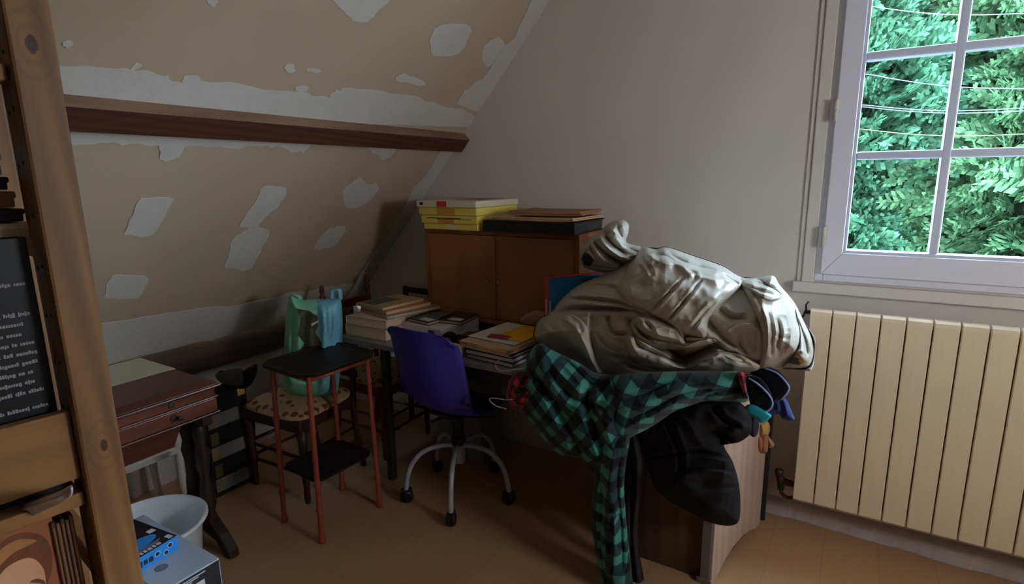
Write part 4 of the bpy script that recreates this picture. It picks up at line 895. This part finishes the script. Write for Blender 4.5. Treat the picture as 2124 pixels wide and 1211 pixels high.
Puff([(448,778),(458,768),(470,772),(462,780),(474,786),(500,796),(506,790),(506,770),(520,760),(533,756),(532,776),(522,796),(506,806),(484,804),(458,790)], (505, 792), 1.46, .04, .04, 12, [], [(8, .02, 62)], 14, 120).build('tassel', m_bk, cu)

# ================================================================== BASIN AND BOXES ON THE FLOOR
basin = thing('wash_basin', 'round white plastic wash basin standing on the floor', 'basin', (-2.19, .90, 0))
mesh('bowl', MB().lathe([(0, .008), (.14, .008), (.152, .02), (.176, .21), (.18, .235), (.193, .24), (.202, .236), (.202, .228), (.194, .228), (.188, .234), (.182, .23), (.158, .012), (.145, 0), (0, 0)], (-2.19, .90, 0), 56), M('white_plastic', (236, 245, 250), .3, .02, 6, spec=.5), basin, smooth=True)
XB1, YB1, ZB = -1.535, .803, .40
gb = thing('appliance_box', 'large grey cardboard box with dark printed side beside the shelf', 'box', (-1.755, .61, 0))
m_gbx = M('grey_card', (168, 182, 198), .5, .08, 6); m_dpr = M('dark_print', (44, 42, 46), .4, .1, 10)
mesh('carton', MB().box(-1.975, XB1, .42, YB1, 0, ZB), m_gbx, gb, bevel=.003)
mesh('side_print', MB().box(XB1, XB1 + .0012, .425, YB1 - .004, .02, ZB - .004), m_dpr, gb)
mesh('tape', MB().box(-1.97, XB1 - .01, .60, .635, ZB, ZB + .0008), M('clear_tape', (120, 132, 146), .2), gb)
mesh('smudge', MB().lathe([(.018, ZB), (.018, ZB + .0006)], (-1.64, .69, 0), 18), M('smudge', (112, 120, 130), .6), gb)
m_lbl = M('label_white', (200, 205, 212), .5)
lbl = mesh('label', MB().box(XB1 + .0012, XB1 + .002, .622, .752, ZB - .085, ZB - .035), m_lbl, gb)
mesh('red_label', MB().box(XB1 + .0012, XB1 + .002, .547, .612, ZB - .09, ZB - .045), m_red, gb)
bar = MB(); r1 = random.Random(5); y_ = .632
while y_ < .69:
    w_ = r1.choice((.0012, .0022, .0035)); bar.box(XB1 + .002, XB1 + .0024, y_, y_ + w_, ZB - .078, ZB - .042); y_ += w_ + r1.choice((.0015, .003))
mesh('barcode', bar, m_ink, lbl)
prt = MB()
for i in range(3): prt.box(XB1 + .0012, XB1 + .0018, .667, .757 - .02*i, ZB - .014 - .006*i, ZB - .011 - .006*i)
mesh('print_lines', prt, m_lbl, gb)
# thin blue and black game box on top of it
gx = thing('game_box', 'flat blue and black printed box lying on the grey carton', 'box', (-1.755, .655, ZB + .001), .12)
m_bpr = M('bright_blue_print', (40, 140, 224), .4, .05, 10)
mesh('body', MB().box(-.14, .085, -.12, .10, 0, .045), m_bpr, gx, bevel=.002, world=False)
mesh('top_print', MB().box(-.139, .084, -.119, .099, .0451, .0458), M('black_print', (22, 22, 28), .3, .1, 10), gx, world=False)
mesh('blue_shape', MB().prism([(.02 + .03*math.cos(a), .0 + .075*math.sin(a), .0459) for a in np.linspace(0, 2*math.pi, 20, endpoint=False)], (0, 0, .0005)), m_bpr, gx, world=False)
mesh('grey_shape', MB().prism([(.045, -.10, .0459), (.062, -.10, .0459), (.066, .05, .0459), (.05, .07, .0459)], (0, 0, .0006)), M('violet_grey_print', (110, 110, 140), .4), gx, world=False)
for (y_, z_) in ((.074, .030), (.06, .014), (.035, .026)):
    mesh('ring_mark', MB().lathe([(.009, .0855), (.009, .0862)], (0, y_, z_), 16, axis=0), M('pale_blue_print', (150, 190, 230), .4), gx, world=False)
    mesh('dot_mark', MB().lathe([(.006, .0862), (.006, .0868)], (0, y_, z_), 16, axis=0), m_ink, gx, world=False)
lt = MB(); y_ = -.10; r1 = random.Random(9)
while y_ < .01:
    w_ = r1.uniform(.008, .014); lt.box(.0851, .0858, y_, y_ + w_, .012 + r1.uniform(0, .004), .032 - r1.uniform(0, .004)); y_ += w_ + .004
mesh('lettering', lt, m_ink, gx, world=False)
lt = MB(); y_ = -.09
while y_ < .05:
    w_ = r1.uniform(.006, .012); lt.box(.066, .078, y_, y_ + w_, .0459, .0465); y_ += w_ + .004
mesh('lettering', lt, m_lbl, gx, world=False)
for (a_, b_, c_, d_) in ((-.02, .0, .07, .09), (.055, .078, .078, .092)): mesh('corner_print', MB().box(a_, b_, c_, d_, .0459, .0465), m_lbl, gx, world=False)

# ================================================================== SHELVING UNIT AT THE LEFT
SR = math.radians(-7)
she = thing('shelving_unit', 'pine shelving unit with drilled upright standing at the left', 'shelf', (-.853, .286, 0), SR)
m_pine = wood('pine_post', (146, 104, 64), (96, 64, 38), 2, 22, .5, knots=[((0, .022, 1.662), .009), ((0, .026, 1.15), .008)], fine=.8)
m_pine2 = wood('pine_board', (152, 108, 64), (128, 88, 52), 1, 16, .5, fine=.8)
PWx, PWy = .070, .046
def post(x, y, holes=True):
    p = mesh('upright', MB().box(x - PWx, x, y, y + PWy, 0, 2.26), m_pine, she, bevel=.004, world=False)
    if holes:
        h = MB(); z_ = .05
        while z_ < 2.2:
            h.lathe([(.0028, -.0006), (.0028, .004)], (x - .050, y, z_), 10, axis=1); h.lathe([(.0028, -.0006), (.0028, .004)], (x - .026, y, z_ + .004), 10, axis=1); z_ += .064
        mesh('peg_holes', h, M('hole_dark', (40, 24, 14), .9), p, world=False)['kind'] = 'stuff'
post(0, 0); post(-.30, 0, False); post(0, -.86, False); post(-.30, -.86, False)
for z_ in (.12, .71, 1.068, 1.62): mesh('shelf_board', MB().box(-.35, -.016, -.812, -.002, z_, z_ + .02), m_pine2, she, bevel=.002, world=False)
mesh('front_rail', MB().box(-.034, -.016, -.812, -.001, 1.108, 1.205), m_pine2, she, bevel=.003, world=False)
for z_ in (.4, .9, 1.4, 1.9): mesh('end_rail', MB().box(-.30, -.06, .012, .034, z_, z_ + .04), m_pine2, she, bevel=.002, world=False)
# things on the shelves (shelf frame rotated by SR)
SO = Vector((-.853, .286, 0)); RS = Matrix.Rotation(SR, 3, 'Z')
def sw(x, y, z_): return tuple(SO + RS @ Vector((x, y, z_)))
m_bcov = M('black_cover', (12, 12, 14), .4, .1, 10); m_txt = M('grey_print_text', (150, 150, 158), .6)
bk = thing('large_book', 'large black book back with grey text lines behind the pine rail', 'book', sw(-.042, -.128, 1.09), SR)
mesh('cover', MB().box(-.006, 0, -.19, .12, 0, .345).box(-.028, -.022, -.19, .12, 0, .345).box(-.022, -.006, .114, .12, 0, .345), m_bcov, bk, bevel=.001, world=False)
mesh('pages', MB().box(-.0215, -.0065, -.186, .113, .004, .341), m_page, bk, world=False)
tx = MB(); r1 = random.Random(2); z_ = .285
while z_ > .10:
    y_ = -.17; end = r1.choice((.105, .10, .085, .03, .108, .095))
    while y_ < end:
        for k_ in range(r1.randint(2, 9)):           # one word of small letter marks
            w_ = r1.choice((.0016, .0022, .0028)); a_ = r1.choice((0, 0, 0, .0014)); b_ = r1.choice((0, 0, 0, 0, .0012))
            if y_ + w_ > .112: break
            tx.box(.0001, .0006, y_, y_ + w_, z_ - b_, z_ + .0034 + a_); y_ += w_ + .0006
        y_ += .0026
    z_ -= .0128 if r1.random() < .88 else .022
mesh('text_lines', tx, m_txt, bk, world=False)['kind'] = 'stuff'
# small items lying on the book row, up to the top shelf
for (z0_, z1_, y1_, mt, lb, nm, ct) in ((1.432, 1.452, .125, m_cream, 'pale flat box on top of the black text book', 'flat_box', 'box'), (1.454, 1.470, .118, m_dark, 'dark grey folder lying above the pale flat box', 'folder', 'folder'), (1.472, 1.492, .112, m_kraft2, 'brown book lying third above the black text book', 'flat_book', 'book'), (1.494, 1.510, .108, m_blk, 'thin black case between brown book and grey box', 'flat_case', 'case'), (1.512, 1.545, .105, m_gbx, 'pale grey box topmost beneath the upper shelf', 'flat_box', 'box')):
    o = thing(nm, lb, ct, sw(-.17, -.10, z0_), SR)
    mesh('body', MB().box(-.11, .105, -.2, y1_ - .02, .0, (z1_ - z0_)*.82), mt, o, bevel=.002, world=False)
    mesh('lid', MB().box(-.112, .107, -.202, y1_ - .018, (z1_ - z0_)*.55, z1_ - z0_), mt, o, bevel=.002, world=False)
# below the rail: magazine with a portrait, a row of brown spines, a grey sleeve
m_skin = M('print_skin', (206, 150, 112), .5, .08, 30); m_hair = M('print_hair', (112, 62, 36), .5, .35, 60, stretch=(1, 1, .3)); m_hair2 = M('print_hair_light', (170, 112, 64), .5, .25, 60); m_pback = M('print_backdrop', (150, 88, 58), .5, .12, 12)
def shl(px, py, xl):                               # spot on the upright plane x = xl of the shelving unit's own frame
    n_ = RS @ Vector((1, 0, 0)); d_ = Vector(ray(px, py)); t_ = n_.dot(Vector(sw(xl, 0, 0)) - Vector(CAM)) / n_.dot(d_)
    q = RS.inverted() @ (Vector(CAM) + d_ * t_ - SO); return q.y, q.z
XP = -.045
yr = shl(113, 1100, XP)[0]
mag = thing('picture_cover', 'picture cover showing auburn hair and a forehead on the lower shelf', 'picture', sw(XP, yr - .1, .731), SR)
mesh('board', MB().box(-.006, 0, -.14, .1, 0, .325), m_pback, mag, bevel=.001, world=False)
def flat(pts, mt, nm, lift):
    P = [shl(*p, XP) for p in pts]
    mesh(nm, MB().prism([(lift, y_ - yr + .1, z_ - .731) for y_, z_ in spline(P, 5, True)], (.0004, 0, 0)), mt, mag, world=False)
flat([(-25,1190),(-10,1140),(22,1112),(60,1104),(92,1114),(107,1142),(108,1180),(100,1205),(92,1260),(60,1300),(-25,1300)], m_hair, 'hair', .0002)
flat([(-25,1170),(5,1136),(40,1118),(75,1120),(60,1130),(25,1148),(-25,1195)], m_hair2, 'hair_light', .0007)
flat([(-25,1240),(0,1190),(30,1165),(62,1156),(84,1170),(94,1200),(96,1290),(30,1330),(-25,1330)], m_skin, 'forehead', .0012)
flat([(62,1206),(75,1199),(90,1202),(94,1212),(82,1208)], m_hair, 'brow', .0017)
EDG = [114, 124, 134, 144, 154, 164]
for i in range(5):
    ya, yb = shl(EDG[i], 1130, -.04)[0], min(-.0005, shl(EDG[i + 1] - 1.5, 1130, -.04)[0])
    o = thing('thin_book', ['darkest brown spine next to the portrait cover', 'second brown spine from the portrait cover, gold edged', 'middle brown spine of five on the lower shelf', 'fourth brown spine, second nearest the upright', 'brown spine standing closest to the drilled upright'][i], 'book', sw(-.135, ya, .731), SR, 'brown spines on the lower shelf')
    mt = M('spine_brown_%d' % (i % 3), [(80, 48, 32), (112, 74, 46), (70, 42, 30)][i % 3], .6, .2, 20)
    w_ = yb - ya
    mesh('cover', MB().box(-.12, .095, .0, w_, 0, .318 - .004*(i % 2)), mt, o, bevel=.0008, world=False)
    mesh('spine_rule', MB().box(.095, .0956, w_*.4, w_*.62, .01, .31), M('gilt_rule', (150, 108, 64), .5), o, world=False)
slv = Puff([(-20,1066),(60,1042),(120,1020),(148,1006),(150,1026),(130,1042),(95,1058),(40,1088),(-20,1122)], (60, 1054), .235, .006, .03, 14, [([(0,1070),(60,1052),(130,1025)], 'r', 7, .006)], [(20, .004, 71)], 14, 90)
place(tag(slv.build('plastic_sleeve', M('grey_plastic_film', (176, 174, 180), .35, .2, 20)), 'crumpled grey plastic film over the portrait cover', 'plastic film'), sw(-.02, -.1, 1.0))
pap = thing('flat_folder', 'dark folder lying on the shelf board behind the pine rail', 'folder', sw(-.17, -.3, 1.083), SR)
# (kept shallow, only its edge shows between rail and board)
mesh('cover', MB().box(-.15, -.10, -.3, .2, 0, .012), m_blk, pap, bevel=.002, world=False)
mesh('paper', MB().box(-.148, -.102, -.29, .15, .0122, .016), m_white, pap, world=False)

# ================================================================== OUTSIDE
struct('ground', MB().box(-25, 25, YW + .3, 30, -3.2, -3.1), M('garden_ground', (60, 64, 44), .95, .3, 2), 'garden ground below the window')
def foliage_mat(name, c1, c2):
    m, nt, b = nodes(name); ge = N(nt, 'ShaderNodeNewGeometry'); c = mixc(nt, ge.outputs['Random Per Island'], lin(c1), lin(c2))
    nt.links.new(c, b.inputs['Base Color']); b.inputs['Roughness'].default_value = .6; b.inputs['Specular IOR Level'].default_value = .25
    b.inputs['Subsurface Weight'].default_value = 0
    tl_ = N(nt, 'ShaderNodeBsdfTranslucent'); nt.links.new(c, tl_.inputs[0]); mx_ = N(nt, 'ShaderNodeMixShader', i_Fac=.35)
    nt.links.new(b.outputs[0], mx_.inputs[1]); nt.links.new(tl_.outputs[0], mx_.inputs[2]); nt.links.new(mx_.outputs[0], nt.nodes['Material Output'].inputs[0])
    return m
def spray(kind):
    """one feathery branchlet in the local x (out) / z plane"""
    V = []; Fc = []
    def blade(p, d, l, w):
        d = np.array(d) / np.linalg.norm(d); s_ = np.cross(d, [0, 1, 0]); s_ = s_ / (np.linalg.norm(s_) + 1e-9); o = len(V)
        lift_ = np.array([0, rng.uniform(-.25, .25) * l, 0])
        V.extend([p, p + d*l*.45 + s_*w + lift_*.5, p + d*l + lift_, p + d*l*.45 - s_*w + lift_*.5]); Fc.append((o, o+1, o+2, o+3))
    n = 9
    for i in range(n):
        t_ = (i + .6) / n; p = np.array([t_*.34, rng.uniform(-.012, .012), .06*t_ - .10*t_*t_])
        L = .15 * (1 - t_*.72)
        for s_ in (-1, 1):
            d = np.array([.75, rng.uniform(-.25, .25), s_*.75 + rng.uniform(-.15, .15)]); d /= np.linalg.norm(d)
            for j in range(3):
                q = p + d*L*(j/3.0); sd = d*.8 + np.array([.35, rng.uniform(-.2, .2), 0]) + rng.normal(0, .12, 3)
                blade(q, sd, L*.62*(1 - .2*j) + .012, .011 + .012*(1-t_))
    blade(np.array([.27, 0, -.01]), (1, 0, -.25), .11, .014)
    return np.array(V), np.array(Fc)
SPR = [spray(i) for i in range(4)]
def foliage(name, mat, parent, pts, outs, sizes):
    VV = []; FF = []; off = 0
    for p, o, s_ in zip(pts, outs, sizes):
        V, Fc = SPR[rng.integers(4)]
        x = o / np.linalg.norm(o); a = rng.normal(0, .55); y = np.cross([0, 0, 1], x); y /= np.linalg.norm(y) + 1e-9; z_ = np.cross(x, y)
        y2 = y*math.cos(a) + z_*math.sin(a); z2 = np.cross(x, y2)
        VV.append(p + s_ * (V[:, :1]*x + V[:, 1:2]*y2 + V[:, 2:3]*z2)); FF.append(Fc + off); off += len(V)
    V = np.vstack(VV); Fc = np.vstack(FF); me = bpy.data.meshes.new(name); me.vertices.add(len(V)); me.vertices.foreach_set('co', (V - np.array(origin(parent))).ravel())
    me.loops.add(Fc.size); me.loops.foreach_set('vertex_index', Fc.ravel().astype(np.int32)); me.polygons.add(len(Fc)); me.polygons.foreach_set('loop_start', np.arange(0, Fc.size, 4, dtype=np.int32)); me.update(calc_edges=True)
    me.materials.append(mat); o = bpy.data.objects.new(name, me); COL.objects.link(o); o.parent = parent; o['kind'] = 'stuff'; return o
m_fol = [foliage_mat('cypress_foliage_a', (30, 72, 50), (92, 140, 106)), foliage_mat('cypress_foliage_b', (38, 78, 48), (104, 142, 98)), foliage_mat('autumn_leaves', (110, 84, 28), (140, 116, 54))]
m_bark = wood('bark', (92, 70, 54), (60, 46, 36), 2, 6, .95)
def tree(lbl, x, y, h, r, mat, n, zb=-3.1, dark=True):
    t_ = thing('conifer', lbl, 'tree', (x, y, zb))
    mesh('trunk', MB().lathe([(.22, zb), (.18, zb + 1), (.12, zb + h*.6), (.03, zb + h*.95), (0, zb + h)], (x, y, 0), 12), m_bark, t_, smooth=True)
    prof_ = lambda q: r * (1 - .75*q**1.8) * (.8 + .2*math.sin(q*23 + x))
    # dense inner mass of twigs
    pts = []; outs = []; szs = []
    while len(pts) < n:
        q = rng.random()**.9; a = rng.uniform(-math.pi, 0) if rng.random() < .86 else rng.uniform(0, math.pi)
        lump = 1 + .16*math.sin(a*5 + q*19) + .10*math.sin(a*9 - q*31); depth = rng.random()**1.7
        rr = prof_(q) * lump * (1 - .34*depth)
        pts.append(np.array([x + rr*math.cos(a), y + rr*math.sin(a), zb + .3 + q*(h - .3)]))
        outs.append(np.array([math.cos(a) + rng.normal(0, .45), math.sin(a) + rng.normal(0, .25), rng.uniform(-.3, .5)])); szs.append(rng.uniform(1.0, 1.9))
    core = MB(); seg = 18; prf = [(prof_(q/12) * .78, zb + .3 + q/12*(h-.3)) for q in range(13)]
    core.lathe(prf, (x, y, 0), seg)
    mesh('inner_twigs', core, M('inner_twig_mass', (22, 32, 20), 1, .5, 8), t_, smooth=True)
    foliage('foliage', mat, t_, pts, outs, szs)
tree('feathery green cypress seen in the left window panes', -.5, 8.4, 8.4, 1.75, m_fol[0], 2600)
tree('feathery green cypress seen in the right window panes', 1.75, 8.2, 8.0, 1.6, m_fol[1], 2400)
tree('green cypress standing furthest right outside the window', 4.6, 9.0, 8.2, 1.9, m_fol[0], 1500)
tree('yellow autumn tree glimpsed between the cypresses', 2.3, 11.2, 9.2, 2.4, m_fol[2], 1500)
m_cab2 = M('overhead_cable', (84, 90, 96), .6)
for (p0, p1, lbl) in (((1812,14),(2122,28),'topmost overhead cable crossing in front of the cypresses'), ((1806,155),(2122,184),'second overhead cable from the top outside the window'), ((1796,218),(2122,224),'third overhead cable from the top, close above a twin'), ((1796,222),(2122,230),'twin cable hanging just under the third one'), ((1790,268),(2122,278),'lowest overhead cable outside, lightly yellow')):
    a, b_ = on(*p0, 1, 5.4), on(*p1, 1, 5.4); d = b_ - a
    P = [a + d*t_ + np.array([0, 0, -.03*math.sin(max(0, min(1, t_))*math.pi)]) for t_ in np.linspace(-2.5, 3.5, 49)]
    o = mesh('overhead_cable', MB().tube([tuple(p) for p in P], .003, 6), m_cab2 if 'yellow' not in lbl else M('cable_yellow', (100, 96, 62), .6), smooth=True); place(o, P[0]); tag(o, lbl, 'cable')
